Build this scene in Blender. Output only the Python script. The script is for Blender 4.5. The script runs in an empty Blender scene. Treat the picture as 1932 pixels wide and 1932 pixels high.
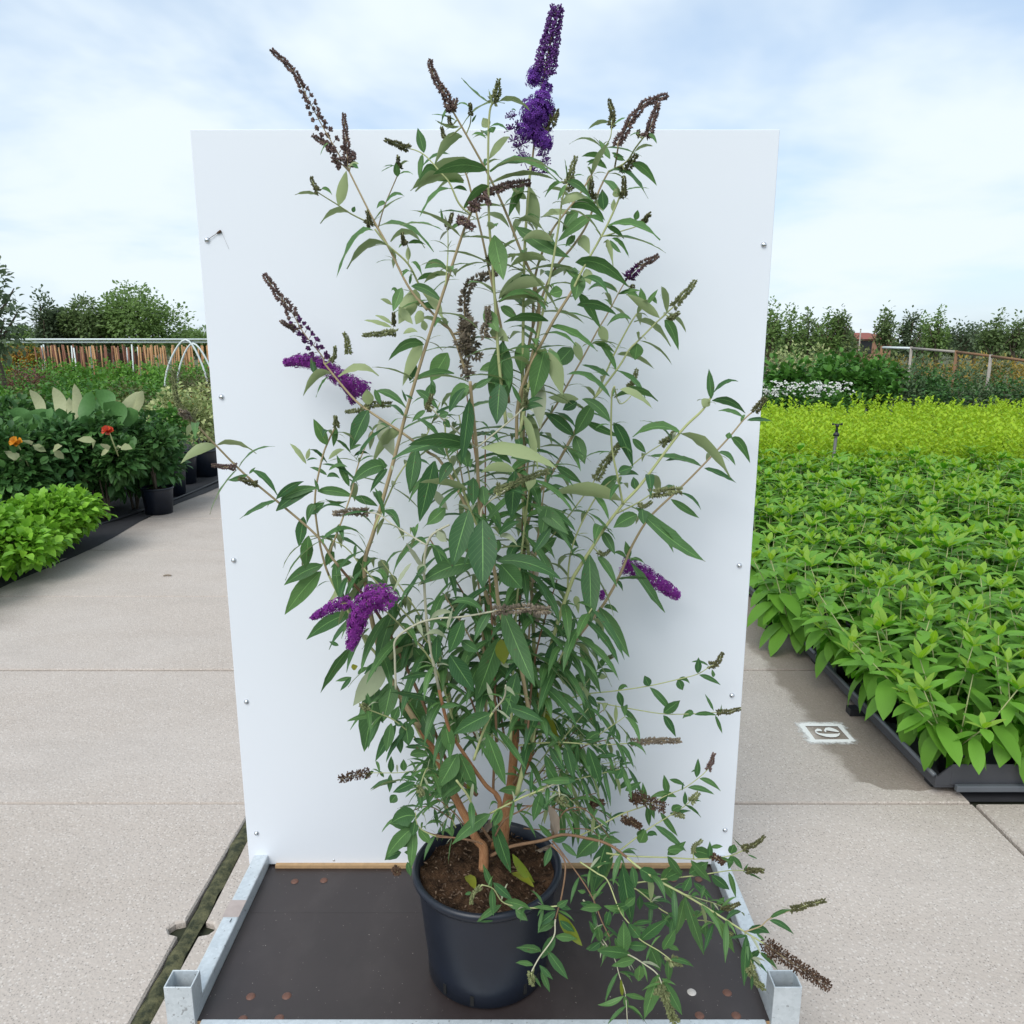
import bpy, math, random
from mathutils import Vector, Matrix
R = math.radians
# ------------------------------------------------------------------ camera
scene = bpy.context.scene
CAM_H = 1.70
PITCH = 12.16
FPX = 1467.0 / 1932.0
cam_d = bpy.data.cameras.new('camera'); cam = bpy.data.objects.new('camera', cam_d)
scene.collection.objects.link(cam)
cam.location = (0, 0, CAM_H); cam.rotation_euler = (R(90 - PITCH), 0, 0)
cam_d.sensor_width = 36; cam_d.lens = 36 * FPX
cam_d.clip_start = 0.05; cam_d.clip_end = 1500
scene.camera = cam
# ------------------------------------------------------------------ sky
SUN_EL, SUN_AZ = 46.0, 205.0          # azimuth clockwise from +Y: behind the camera, a little left
world = bpy.data.worlds.new('World'); scene.world = world; world.use_nodes = True
nt = world.node_tree; nt.nodes.clear()
def wn(t, **k):
    n = nt.nodes.new(t)
    for a, b in k.items(): setattr(n, a, b)
    return n
sky = wn('ShaderNodeTexSky', sky_type='NISHITA', sun_disc=False, sun_elevation=R(SUN_EL), sun_rotation=R(SUN_AZ),
         altitude=0, air_density=1.0, dust_density=1.2, ozone_density=1.0)
tc = wn('ShaderNodeTexCoord')
sep = wn('ShaderNodeSeparateXYZ'); nt.links.new(tc.outputs['Generated'], sep.inputs[0])
zz = wn('ShaderNodeMath', operation='MAXIMUM'); nt.links.new(sep.outputs['Z'], zz.inputs[0]); zz.inputs[1].default_value = 0.0
za = wn('ShaderNodeMath', operation='ADD'); nt.links.new(zz.outputs[0], za.inputs[0]); za.inputs[1].default_value = 0.22
dx = wn('ShaderNodeMath', operation='DIVIDE'); nt.links.new(sep.outputs['X'], dx.inputs[0]); nt.links.new(za.outputs[0], dx.inputs[1])
dy = wn('ShaderNodeMath', operation='DIVIDE'); nt.links.new(sep.outputs['Y'], dy.inputs[0]); nt.links.new(za.outputs[0], dy.inputs[1])
cmb = wn('ShaderNodeCombineXYZ'); nt.links.new(dx.outputs[0], cmb.inputs[0]); nt.links.new(dy.outputs[0], cmb.inputs[1])
cn = wn('ShaderNodeTexNoise'); cn.inputs['Scale'].default_value = 1.15; cn.inputs['Detail'].default_value = 5; cn.inputs['Roughness'].default_value = 0.52
cn.inputs['Distortion'].default_value = 0.25
nt.links.new(cmb.outputs[0], cn.inputs['Vector'])
mr = wn('ShaderNodeMapRange', interpolation_type='SMOOTHSTEP'); nt.links.new(cn.outputs['Fac'], mr.inputs['Value'])
mr.inputs['From Min'].default_value = 0.34; mr.inputs['From Max'].default_value = 0.60
mr.inputs['To Min'].default_value = 0.28; mr.inputs['To Max'].default_value = 1.0
veil = wn('ShaderNodeMixRGB'); veil.inputs[1].default_value = (3.1, 4.5, 6.4, 1); veil.inputs[2].default_value = (5.3, 5.9, 6.35, 1)
mixc = wn('ShaderNodeMixRGB'); nt.links.new(mr.outputs[0], mixc.inputs[0]); nt.links.new(sky.outputs[0], mixc.inputs[1])
mixc.inputs[2].default_value = (5.3, 5.95, 6.4, 1)
# thin high veil everywhere so that no patch is a hard blue
mix2 = wn('ShaderNodeMixRGB'); mix2.inputs[0].default_value = 0.45
nt.links.new(mr.outputs[0], veil.inputs[0]); nt.links.new(mixc.outputs[0], mix2.inputs[1]); nt.links.new(veil.outputs[0], mix2.inputs[2])
bg = wn('ShaderNodeBackground'); bg.inputs['Strength'].default_value = 0.10
nt.links.new(mix2.outputs[0], bg.inputs['Color'])
wo = wn('ShaderNodeOutputWorld'); nt.links.new(bg.outputs[0], wo.inputs['Surface'])
# ------------------------------------------------------------------ sun behind thin cloud
sd = bpy.data.lights.new('sun', 'SUN'); sd.energy = 1.5; sd.angle = R(40); sd.color = (1.0, 0.97, 0.92)
sun = bpy.data.objects.new('sun', sd); scene.collection.objects.link(sun)
_az = R(SUN_AZ)
_dir = Vector((math.sin(_az) * math.cos(R(SUN_EL)), math.cos(_az) * math.cos(R(SUN_EL)), math.sin(R(SUN_EL))))
sun.rotation_euler = (-_dir).to_track_quat('-Z', 'Y').to_euler()
sun.location = (0, -5, 12)
scene.view_settings.view_transform = 'Standard'; scene.view_settings.look = 'None'
scene.view_settings.exposure = 0.74; scene.view_settings.gamma = 1.0
try: scene.view_settings.use_curve_mapping = False
except Exception: pass
scene.render.resolution_x = scene.render.resolution_y = 1024

# ------------------------------------------------------------------ helpers
COL = scene.collection
_p = R(PITCH)
_F = Vector((0, math.cos(_p), -math.sin(_p))); _U = Vector((0, math.sin(_p), math.cos(_p))); _X = Vector((1, 0, 0))
CAMP = Vector((0, 0, CAM_H))
def ray(px, py):
    return _X * ((px - 966) / 1467.0) + _U * (-(py - 966) / 1467.0) + _F
def P(px, py, Y):
    d = ray(px, py); return CAMP + d * (Y / d.y)
def G(px, py, z=0.0):
    d = ray(px, py); return CAMP + d * ((z - CAM_H) / d.z)
def XatY(px, Y, z=0.5):
    return (px - 966) / 1467.0 * (Y * math.cos(_p) - (z - CAM_H) * math.sin(_p))
def proj(v):
    q = Vector(v) - CAMP; f = q.dot(_F)
    return (966 + 1467 * q.x / f, 966 - 1467 * q.dot(_U) / f)

class MB:
    def __init__(s): s.v = []; s.f = []; s.a = []
    def quadstrip(s, rows, att=None, closed=False):
        n = len(rows[0]); o = len(s.v)
        for i, r in enumerate(rows):
            for j, c in enumerate(r):
                s.v.append(tuple(c)); s.a.append(att[i][j] if att else (0.5, 0.5, 0.5))
        for i in range(len(rows) - 1):
            for j in range(n if closed else n - 1):
                k = (j + 1) % n
                s.f.append((o + i * n + j, o + i * n + k, o + (i + 1) * n + k, o + (i + 1) * n + j))
    def poly(s, pts, att=(0.5, 0.5, 0.5)):
        o = len(s.v)
        for c in pts: s.v.append(tuple(c)); s.a.append(att)
        s.f.append(tuple(range(o, o + len(pts))))
    def box(s, x0, x1, y0, y1, z0, z1, att=(.5, .5, .5)):
        o = len(s.v)
        for z in (z0, z1):
            for x, y in ((x0, y0), (x1, y0), (x1, y1), (x0, y1)): s.v.append((x, y, z)); s.a.append(att)
        for q in ((3, 2, 1, 0), (4, 5, 6, 7), (0, 1, 5, 4), (1, 2, 6, 5), (2, 3, 7, 6), (3, 0, 4, 7)):
            s.f.append(tuple(o + i for i in q))
    def tube(s, pts, rad, n=6, cap=True, tone=0.5):
        pts = [Vector(q) for q in pts]; rows = []; at = []
        if not isinstance(rad, (list, tuple)): rad = [rad] * len(pts)
        ref = None; L = 0
        for i, q in enumerate(pts):
            t = (pts[min(i + 1, len(pts) - 1)] - pts[max(i - 1, 0)])
            if t.length < 1e-9: t = Vector((0, 0, 1))
            t.normalize()
            if ref is None: ref = t.orthogonal().normalized()
            ref = (ref - t * ref.dot(t))
            if ref.length < 1e-6: ref = t.orthogonal()
            ref.normalize(); b = t.cross(ref)
            if i: L += (q - pts[i - 1]).length
            rows.append([q + (ref * math.cos(2 * math.pi * k / n) + b * math.sin(2 * math.pi * k / n)) * rad[i] for k in range(n)])
            at.append([(k / n, L, tone)] * 1 * 1 for k in range(n))
            at[-1] = [(k / n, L, tone) for k in range(n)]
        o = len(s.v); s.quadstrip(rows, at, closed=True)
        if cap:
            s.f.append(tuple(o + k for k in reversed(range(n)))); m = o + (len(rows) - 1) * n
            s.f.append(tuple(m + k for k in range(n)))
    def lathe(s, prof, c=(0, 0, 0), n=32, att=(.5, .5, .5)):
        rows = [[(c[0] + r * math.cos(2 * math.pi * k / n), c[1] + r * math.sin(2 * math.pi * k / n), c[2] + z) for k in range(n)] for r, z in prof]
        s.quadstrip(rows, [[att] * n for _ in rows], closed=True)
    def mesh(s, name, mat=None, smooth=True):
        me = bpy.data.meshes.new(name); me.from_pydata(s.v, [], s.f)
        at = me.attributes.new('lv', 'FLOAT_VECTOR', 'POINT')
        at.data.foreach_set('vector', [c for t in s.a for c in t])
        if smooth: me.polygons.foreach_set('use_smooth', [True] * len(me.polygons))
        if mat: me.materials.append(mat)
        me.update(); return me
    def build(s, name, mat, parent=None, smooth=True, **k):
        return link(name, s.mesh(name, mat, smooth), parent, **k)
def link(name, me, parent=None, loc=None, rot=None, scale=None, mw=None):
    o = bpy.data.objects.new(name, me); COL.objects.link(o)
    if parent is not None: o.parent = parent
    if mw is not None: o.matrix_local = mw
    if loc is not None: o.location = loc
    if rot is not None: o.rotation_euler = rot
    if scale is not None: o.scale = scale if isinstance(scale, (tuple, list)) else (scale,) * 3
    return o
def tag(o, label=None, cat=None, group=None, kind=None):
    if label: o['label'] = label
    if cat: o['category'] = cat
    if group: o['group'] = group
    if kind: o['kind'] = kind
    return o
def thing(name, label, cat, loc=(0, 0, 0), rz=0, group=None):
    o = bpy.data.objects.new(name, None); COL.objects.link(o); o.empty_display_size = 0.1
    o.location = loc; o.rotation_euler = (0, 0, rz); return tag(o, label, cat, group)
def bevel(o, w=0.004, seg=2):
    m = o.modifiers.new('bevel', 'BEVEL'); m.width = w; m.segments = seg; m.limit_method = 'ANGLE'; m.angle_limit = R(40)
    m.harden_normals = False; return o
def spline(pts, per=6):
    pts = [Vector(q) for q in pts]
    if len(pts) < 3:
        return [pts[0].lerp(pts[-1], i / per) for i in range(per + 1)]
    out = []
    for i in range(len(pts) - 1):
        p0 = pts[max(i - 1, 0)]; p1 = pts[i]; p2 = pts[i + 1]; p3 = pts[min(i + 2, len(pts) - 1)]
        for k in range(per):
            t = k / per
            out.append(0.5 * ((2 * p1) + (p2 - p0) * t + (2 * p0 - 5 * p1 + 4 * p2 - p3) * t * t + (3 * p1 - p0 - 3 * p2 + p3) * t ** 3))
    out.append(pts[-1]); return out

# ------------------------------------------------------------------ materials
class NT:
    def __init__(s, name):
        s.m = bpy.data.materials.new(name); s.m.use_nodes = True; s.t = s.m.node_tree
        s.b = s.t.nodes['Principled BSDF']; s.o = s.t.nodes['Material Output']
    def n(s, t, ins=None, **k):
        x = s.t.nodes.new('ShaderNode' + t)
        for a, b in k.items(): setattr(x, a, b)
        for a, b in (ins or {}).items():
            if isinstance(b, bpy.types.NodeSocket): s.t.links.new(b, x.inputs[a])
            else: x.inputs[a].default_value = b
        return x
    def l(s, a, b): s.t.links.new(a, b)
    def ramp(s, fac, stops):
        r = s.t.nodes.new('ShaderNodeValToRGB'); s.l(fac, r.inputs[0]); e = r.color_ramp.elements
        while len(e) < len(stops): e.new(0.5)
        for x, (p, c) in zip(e, stops):
            x.position = p; x.color = (c if len(c) == 4 else (*c, 1)) if isinstance(c, (tuple, list)) else (c, c, c, 1)
        return r.outputs[0]
    def mix(s, f, a, b, mode='MIX'):
        x = s.t.nodes.new('ShaderNodeMixRGB'); x.blend_type = mode
        for i, v in enumerate((f, a, b)):
            if isinstance(v, bpy.types.NodeSocket): s.l(v, x.inputs[i])
            elif i == 0: x.inputs[0].default_value = v
            else: x.inputs[i].default_value = (*v, 1) if len(v) == 3 else v
        return x.outputs[0]
    def math(s, op, a, b=None, clamp=False):
        x = s.t.nodes.new('ShaderNodeMath'); x.operation = op; x.use_clamp = clamp
        for i, v in enumerate((a, b)):
            if v is None: continue
            if isinstance(v, bpy.types.NodeSocket): s.l(v, x.inputs[i])
            else: x.inputs[i].default_value = v
        return x.outputs[0]
    def noise(s, vec, scale, detail=4, rough=.55):
        x = s.n('TexNoise', {'Scale': scale, 'Detail': detail, 'Roughness': rough})
        if vec is not None: s.l(vec, x.inputs['Vector'])
        return x.outputs['Fac']
    def set(s, **k):
        for a, b in k.items():
            a = a.replace('_', ' ')
            if isinstance(b, bpy.types.NodeSocket): s.l(b, s.b.inputs[a])
            else: s.b.inputs[a].default_value = b if not (isinstance(b, tuple) and len(b) == 3) else (*b, 1)
        return s
    def bump(s, h, strength=.3, dist=.01):
        x = s.n('Bump', {'Height': h, 'Strength': strength, 'Distance': dist}); s.l(x.outputs[0], s.b.inputs['Normal']); return s
def plain(name, col, rough=.6, metal=0, var=.12, scale=30, bump=0):
    m = NT(name); tcn = m.n('TexCoord').outputs['Object']; f = m.noise(tcn, scale)
    c = m.mix(f, tuple(x * (1 - var) for x in col), tuple(min(1, x * (1 + var)) for x in col))
    m.set(Base_Color=c, Roughness=rough, Metallic=metal)
    if bump: m.bump(f, bump, .003)
    return m.m
def leafmat(name, dark, light, under=None, trans=.22, rough=.48, veins=False, spec=.35, spots=False):
    m = NT(name); a = m.n('Attribute', attribute_name='lv'); sp = m.n('SeparateXYZ', {0: a.outputs['Vector']})
    u, v, t = sp.outputs[0], sp.outputs[1], sp.outputs[2]
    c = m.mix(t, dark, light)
    geo = m.n('NewGeometry')
    nf = m.noise(geo.outputs['Position'], 45, 2)
    c = m.mix(m.math('MULTIPLY', nf, .5), c, tuple(x * .55 for x in dark))
    if veins:
        au = m.math('ABSOLUTE', m.math('SUBTRACT', u, .5))
        mid = m.math('LESS_THAN', au, .022)
        sv = m.math('FRACT', m.math('SUBTRACT', m.math('MULTIPLY', v, 11), m.math('MULTIPLY', au, 5)))
        sv = m.math('LESS_THAN', m.math('ABSOLUTE', m.math('SUBTRACT', sv, .5)), .06)
        vein = m.math('MAXIMUM', m.math('MULTIPLY', mid, .42), m.math('MULTIPLY', sv, .10))
        c = m.mix(vein, c, tuple(min(1, x * 2.2 + .02) for x in light))
        bh = m.math('ADD', m.math('MULTIPLY', m.math('ADD', mid, sv), -.6), m.math('MULTIPLY', nf, .5))
        m.bump(bh, .35, .0015)
    if spots:
        s1 = m.math('GREATER_THAN', m.noise(geo.outputs['Position'], 130, 1), .74)
        c = m.mix(m.math('MULTIPLY', s1, .7), c, (.11, .05, .03))
    if under:
        uc = m.mix(t, tuple(x * .8 for x in under), under)
        c = m.mix(geo.outputs['Backfacing'], c, uc)
    m.set(Base_Color=c, Roughness=rough, Specular_IOR_Level=spec)
    if trans:
        tr = m.n('BsdfTranslucent'); m.l(m.mix(.35, c, tuple(min(1, x * 1.6) for x in light)), tr.inputs[0])
        ms = m.n('MixShader', {0: trans}); m.l(m.b.outputs[0], ms.inputs[1]); m.l(tr.outputs[0], ms.inputs[2])
        m.l(ms.outputs[0], m.o.inputs['Surface'])
    return m.m

def concrete_mat():
    m = NT('exposed aggregate concrete'); g = m.n('NewGeometry'); pos = g.outputs['Position']
    n1 = m.noise(pos, 1.3, 5); n2 = m.noise(pos, 60, 3)
    c = m.mix(n1, (.39, .335, .29), (.50, .435, .385))
    c = m.mix(m.math('MULTIPLY', n2, .35), c, (.50, .45, .405))
    for sc, th, col, f in ((95, .36, (.66, .61, .56), .5), (125, .30, (.14, .12, .105), .6), (58, .24, (.52, .45, .39), .5), (200, .32, (.26, .225, .20), .5)):
        vo = m.n('TexVoronoi', {'Vector': pos, 'Scale': sc, 'Randomness': 1.0})
        rnd = m.n('SeparateXYZ', {0: vo.outputs['Color']}).outputs[0]
        chip = m.math('MULTIPLY', m.math('LESS_THAN', vo.outputs['Distance'], th), m.math('GREATER_THAN', rnd, .55))
        c = m.mix(m.math('MULTIPLY', chip, f), c, col)
    # rolled-in wear: long soft smears across the slabs
    mp = m.n('Mapping', {'Vector': pos, 'Scale': (.5, 1.1, 1), 'Rotation': (0, 0, R(38))})
    sm = m.noise(mp.outputs[0], 1.6, 4)
    c = m.mix(m.math('MULTIPLY', m.ramp(sm, [(.42, 0), (.62, 1)]), .16), c, (.60, .56, .53))
    c = m.mix(m.math('MULTIPLY', m.ramp(m.noise(mp.outputs[0], 3.1, 5), [(.5, 0), (.68, 1)]), .14), c, (.27, .235, .21))
    # water stain creeping out from under the plant trays
    sx = m.n('SeparateXYZ', {0: pos})
    edge = m.math('ADD', sx.outputs[0], m.math('MULTIPLY', m.math('SUBTRACT', m.noise(pos, 1.7, 4), .5), .55))
    wet = m.n('MapRange', {'Value': edge, 'From Min': 1.36, 'From Max': 1.43}, interpolation_type='SMOOTHSTEP').outputs[0]
    yl = m.math('GREATER_THAN', m.math('ADD', sx.outputs[1], m.math('MULTIPLY', m.noise(pos, 3, 2), .25)), 2.86)
    wet = m.math('MULTIPLY', wet, yl)
    c = m.mix(m.math('MULTIPLY', wet, .62), c, (.15, .115, .085))
    # dirt along the left beds
    ed = m.math('ADD', sx.outputs[0], m.math('MULTIPLY', m.noise(pos, 1.2, 4), .7))
    dirt = m.n('MapRange', {'Value': ed, 'From Min': -3.1, 'From Max': -2.75, 'To Min': 1, 'To Max': 0}, interpolation_type='SMOOTHSTEP').outputs[0]
    c = m.mix(m.math('MULTIPLY', dirt, .45), c, (.15, .135, .125))
    rg = m.math('SUBTRACT', .85, m.math('MULTIPLY', wet, .25))
    m.set(Base_Color=c, Roughness=rg, Specular_IOR_Level=.3)
    vb = m.n('TexVoronoi', {'Vector': pos, 'Scale': 95.0})
    m.bump(m.math('ADD', vb.outputs['Distance'], n2), .35, .004)
    return m.m
def galv_mat():
    m = NT('galvanised steel'); o = m.n('TexCoord').outputs['Object']
    vo = m.n('TexVoronoi', {'Vector': o, 'Scale': 130.0}); r = m.n('SeparateXYZ', {0: vo.outputs['Color']}).outputs[0]
    n = m.noise(o, 18, 4)
    c = m.mix(m.math('ADD', m.math('MULTIPLY', r, .25), m.math('MULTIPLY', n, .6)), (.44, .49, .52), (.74, .79, .83))
    c = m.mix(m.ramp(m.noise(o, 90, 2), [(.66, 0), (.72, .6)]), c, (.16, .16, .16))
    m.set(Base_Color=c, Metallic=.35, Roughness=m.math('ADD', .36, m.math('MULTIPLY', n, .22)))
    return m.m
def deck_mat():
    m = NT('brown film faced plywood'); pos = m.n('NewGeometry').outputs['Position']
    n = m.noise(pos, 6, 5); fine = m.noise(pos, 300, 2)
    c = m.mix(n, (.016, .0115, .0115), (.042, .032, .032))
    mp = m.n('Mapping', {'Vector': pos, 'Scale': (2, 1.2, 1)})
    c = m.mix(m.math('MULTIPLY', m.ramp(m.noise(mp.outputs[0], 5, 5), [(.5, 0), (.7, 1)]), .12), c, (.11, .095, .09))
    c = m.mix(m.ramp(m.noise(pos, 160, 1), [(.76, 0), (.79, .7)]), c, (.35, .31, .28))
    m.set(Base_Color=c, Roughness=m.math('ADD', .30, m.math('MULTIPLY', n, .22)), Specular_IOR_Level=.55)
    m.bump(fine, .06, .001); return m.m
def bark_mat(name, a, b, fibre=True):
    m = NT(name); lv = m.n('Attribute', attribute_name='lv'); mp = m.n('Mapping', {'Vector': lv.outputs['Vector'], 'Scale': (14, 22, 1)})
    n = m.noise(mp.outputs[0], 3.0, 5, .7); pos = m.n('NewGeometry').outputs['Position']
    c = m.mix(m.ramp(n, [(.35, 0), (.65, 1)]), a, b)
    c = m.mix(m.math('MULTIPLY', m.noise(pos, 70, 3), .4), c, tuple(x * .5 for x in a))
    m.set(Base_Color=c, Roughness=.8, Specular_IOR_Level=.2)
    if fibre: m.bump(n, .9, .004)
    return m.m
def board_mat():
    m = NT('white laminate'); pos = m.n('NewGeometry').outputs['Position']
    n = m.noise(pos, 1.4, 3)
    c = m.mix(n, (.70, .74, .80), (.74, .77, .82))
    m.set(Base_Color=c, Roughness=.42, Specular_IOR_Level=.35)
    return m.m
def soil_mat():
    m = NT('peat soil'); pos = m.n('NewGeometry').outputs['Position']
    n = m.noise(pos, 38, 6, .7); n2 = m.noise(pos, 190, 4, .7)
    c = m.mix(m.ramp(n, [(.35, 0), (.68, 1)]), (.016, .010, .007), (.11, .062, .036))
    c = m.mix(m.math('MULTIPLY', m.ramp(n2, [(.55, 0), (.75, 1)]), .6), c, (.26, .17, .10))
    m.set(Base_Color=c, Roughness=.95, Specular_IOR_Level=.1); m.bump(m.math('ADD', n, n2), 1.0, .01); return m.m
def stem_mat(name, a, b):
    m = NT(name); lv = m.n('Attribute', attribute_name='lv'); pos = m.n('NewGeometry').outputs['Position']
    mp = m.n('Mapping', {'Vector': lv.outputs['Vector'], 'Scale': (6, 3, 1)})
    c = m.mix(m.noise(mp.outputs[0], 2.0, 3), a, b)
    c = m.mix(m.math('MULTIPLY', m.noise(pos, 14, 2), .5), c, b)
    m.set(Base_Color=c, Roughness=.7, Specular_IOR_Level=.25); return m.m
M = {}
M['concrete'] = concrete_mat(); M['galv'] = galv_mat(); M['deck'] = deck_mat(); M['board'] = board_mat(); M['soil'] = soil_mat()
M['board_edge'] = plain('white edge band', (.70, .71, .72), .6)
M['wood'] = plain('bare plywood edge', (.42, .27, .14), .8, scale=60, var=.3)
M['chrome'] = NT('chromed screw head').set(Base_Color=(.62, .64, .67), Metallic=.9, Roughness=.22).m
M['rivet'] = plain('rusty brown plug', (.13, .060, .042), .6, var=.4, scale=90)
M['rivet_pale'] = plain('pale plug', (.50, .47, .44), .5, var=.2, scale=90)
M['pot'] = plain('dark blue black plastic', (.007, .011, .021), .40, var=.35, scale=9)
M['potdark'] = plain('black plastic', (.012, .013, .016), .5, var=.3, scale=12)
M['hole'] = plain('hollow', (.004, .004, .004), .9)
M['bark'] = bark_mat('peeling orange brown bark', (.31, .135, .06), (.58, .31, .16))
M['twig'] = bark_mat('thin brown twig bark', (.15, .085, .05), (.30, .185, .11), False)
M['stem_b'] = stem_mat('brown shoot', (.27, .185, .125), (.37, .31, .17))
M['stem_g'] = stem_mat('green shoot', (.32, .37, .15), (.42, .44, .22))
M['stem_p'] = stem_mat('felted pale shoot', (.40, .40, .28), (.46, .44, .33))
M['leaf'] = leafmat('butterfly bush leaf', (.033, .105, .036), (.145, .285, .080), under=(.36, .43, .21), veins=True, trans=.22, rough=.5, spots=True)
M['leaf_pale'] = leafmat('felted pale young leaf', (.30, .35, .22), (.44, .47, .34), under=(.46, .48, .37), trans=.15, rough=.8)
M['leaf_old'] = leafmat('yellowing leaf', (.12, .19, .02), (.32, .30, .03), under=(.25, .24, .08), trans=.3, spots=True)
M['leaf_dead'] = leafmat('dry curled leaf', (.22, .17, .13), (.42, .36, .29), trans=.1, rough=.9)
M['bud_brown'] = leafmat('brown purple buds', (.085, .055, .055), (.26, .17, .145), trans=0, rough=.85)
M['bud_green'] = leafmat('grey green buds', (.11, .125, .05), (.29, .32, .15), trans=0, rough=.85)
M['bud_olive'] = leafmat('dark olive buds', (.065, .070, .028), (.19, .18, .08), trans=0, rough=.85)
M['bloom'] = leafmat('purple florets', (.140, .012, .200), (.40, .060, .44), trans=.18, rough=.75)
M['bloom_blue'] = leafmat('violet florets', (.085, .022, .245), (.27, .075, .50), trans=.18, rough=.75)
M['bud_purple'] = leafmat('dark purple buds', (.060, .014, .075), (.17, .045, .20), trans=.05, rough=.8)
M['dead'] = leafmat('dry seed heads', (.045, .025, .016), (.15, .088, .055), trans=0, rough=.95)
M['moss'] = plain('mossy joint', (.026, .030, .015), .95, var=.7, scale=25, bump=.5)
M['fabric'] = plain('black ground cloth', (.022, .022, .026), .85, var=.4, scale=18)
M['earth'] = plain('nursery ground', (.075, .085, .035), .95, var=.5, scale=.7)
M['metal_dark'] = plain('dark grey tray', (.050, .052, .060), .48, var=.2, scale=8)
M['tray_edge'] = plain('grey tray edge', (.105, .115, .13), .4, var=.2, scale=8)
# ================================================================== the ground and the paving
g = MB(); N = 24
for i in range(N):
    for j in range(N):
        pass
g.quadstrip([[(x, y, -.06) for x in (-600, -60, -12, 0, 12, 60, 600)] for y in (-20, 0, 10, 40, 150, 900)][::-1])
g.f = [tuple(reversed(f)) for f in g.f]
tag(g.build('ground', M['earth']), kind='structure')
pav = bpy.data.objects.new('pavement', None); COL.objects.link(pav); tag(pav, kind='structure')
mm = MB(); mm.poly([(-3.75, -.5, -.022), (4.6, -.5, -.022), (4.6, 27, -.022), (-3.75, 27, -.022)])
mm.build('joint_filling', M['moss'], pav)
mj = MB(); rm = random.Random(9); rows = []
for k in range(150):                                 # moss and grit standing almost level in the wide joint
    yy = .3 + k * .05; a_ = rm.uniform(.019, .027); b_ = rm.uniform(.021, .030)
    rows.append([(-.954 - a_, yy, rm.uniform(-.012, -.001)), (-.954 - a_ * .4, yy, rm.uniform(-.007, .003)), (-.954 + b_ * .4, yy, rm.uniform(-.007, .003)), (-.954 + b_, yy, rm.uniform(-.012, -.001))])
mj.quadstrip(rows); mj.f = [tuple(reversed(f_)) for f_ in mj.f]
mossm = NT('joint moss'); pos_ = mossm.n('NewGeometry').outputs['Position']
mossm.set(Base_Color=mossm.mix(mossm.ramp(mossm.noise(pos_, 28, 5, .7), [(.38, 0), (.66, 1)]), (.022, .028, .012), (.13, .125, .06)), Roughness=.95); mossm.bump(mossm.noise(pos_, 120, 4), .8, .006)
tag(mj.build('joint_moss', mossm.m, pav), kind='stuff')
COLS = ((-3.655, -.976), (-.932, 1.742), (1.757, 4.45))
def slab_mesh(pts, z0=-.12, z1=0.0, ch=.006):
    m = MB(); c = Vector((sum(p[0] for p in pts) / len(pts), sum(p[1] for p in pts) / len(pts)))
    n = len(pts); ins = []
    for i, p in enumerate(pts):     # inset outline for a small worn chamfer
        a = Vector(pts[i - 1]); b = Vector(p); d = Vector(pts[(i + 1) % n])
        t1 = (b - a).normalized(); t2 = (d - b).normalized(); nn = Vector((-t1.y - t2.y, t1.x + t2.x))
        if nn.length < 1e-6: nn = Vector((-t1.y, t1.x))
        nn.normalize(); ins.append(b + nn * ch)
    rows = [[(p[0], p[1], z0) for p in pts], [(p[0], p[1], z1 - ch) for p in pts], [(q.x, q.y, z1) for q in ins]]
    m.quadstrip(rows, closed=True); m.poly([(q.x, q.y, z1) for q in ins]); return m
rs = random.Random(5)
for r in range(-2, 19):
    y0 = 2.65 + 1.235 * r + .0075; y1 = y0 + 1.235 - .015
    for ci, (x0, x1) in enumerate(COLS):
        if ci == 2 and r >= 0: continue
        a, b = x0, x1; dz = rs.uniform(-.003, .002)
        right = [(b, y0), (b, y1)]; left = [(a, y1), (a, y0)]; ym = (y0 + y1) / 2 - .03
        notch = [(math.cos(t), math.sin(t)) for t in (R(-80), R(-45), 0, R(45), R(80))]
        if ci == 0:      # lifting slots at the middle of the long edges
            right = [(b, y0)] + [(b - .062 * c * .8, ym + .030 * s) for c, s in notch] + [(b, y1)]
        if ci == 1:
            left = [(a, y1)] + [(a + .062 * c * .8, ym + .030 * s) for c, s in reversed(notch)] + [(a, y0)]
        slab_mesh(right + left).build('slab', M['concrete'], pav, smooth=False, loc=(0, 0, dz))
# black cloth under the beds on both sides
f = MB()
f.quadstrip([[(x, y, .012 + .022 * math.sin(x * 9 + y * 4.1) * math.sin(y * 7.3) if x < -3.7 else .003) for x in (-9, -7, -5.5, -4.6, -4.2, -3.9, -3.62 + .05 * math.sin(y * 2.2))] for y in [3 + .35 * k for k in range(42)]])
tag(f.build('ground_cloth', M['fabric']), kind='structure')
f = MB(); f.quadstrip([[(x, y, -.004) for x in (1.66, 4, 8, 14)] for y in (2.665, 6, 12, 24)])
tag(f.build('bed_cloth', M['fabric']), kind='structure')
# hose along the left edge
hz = MB(); hz.tube(spline([(-3.95, 7.2, .02), (-3.78, 8.2, .02), (-3.72, 9.0, .02), (-3.74, 10.2, .02), (-4.0, 11.5, .02)], 5), .014, 6)
tag(hz.build('water_hose', M['potdark']), 'black irrigation hose lying along the path edge beside the left pots', 'hose')
lf = MB(); c0 = G(315, 1088)
lf.tube(spline([(c0.x - .03, c0.y, .006), (c0.x, c0.y + .006, .012), (c0.x + .035, c0.y + .004, .008)], 3), [.002, .006, .006, .006, .007, .006, .002], 5)
tag(lf.build('fallen_leaf', M['leaf_dead']), 'small dry curled leaf lying alone on the paving left of the board', 'leaf')

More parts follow.
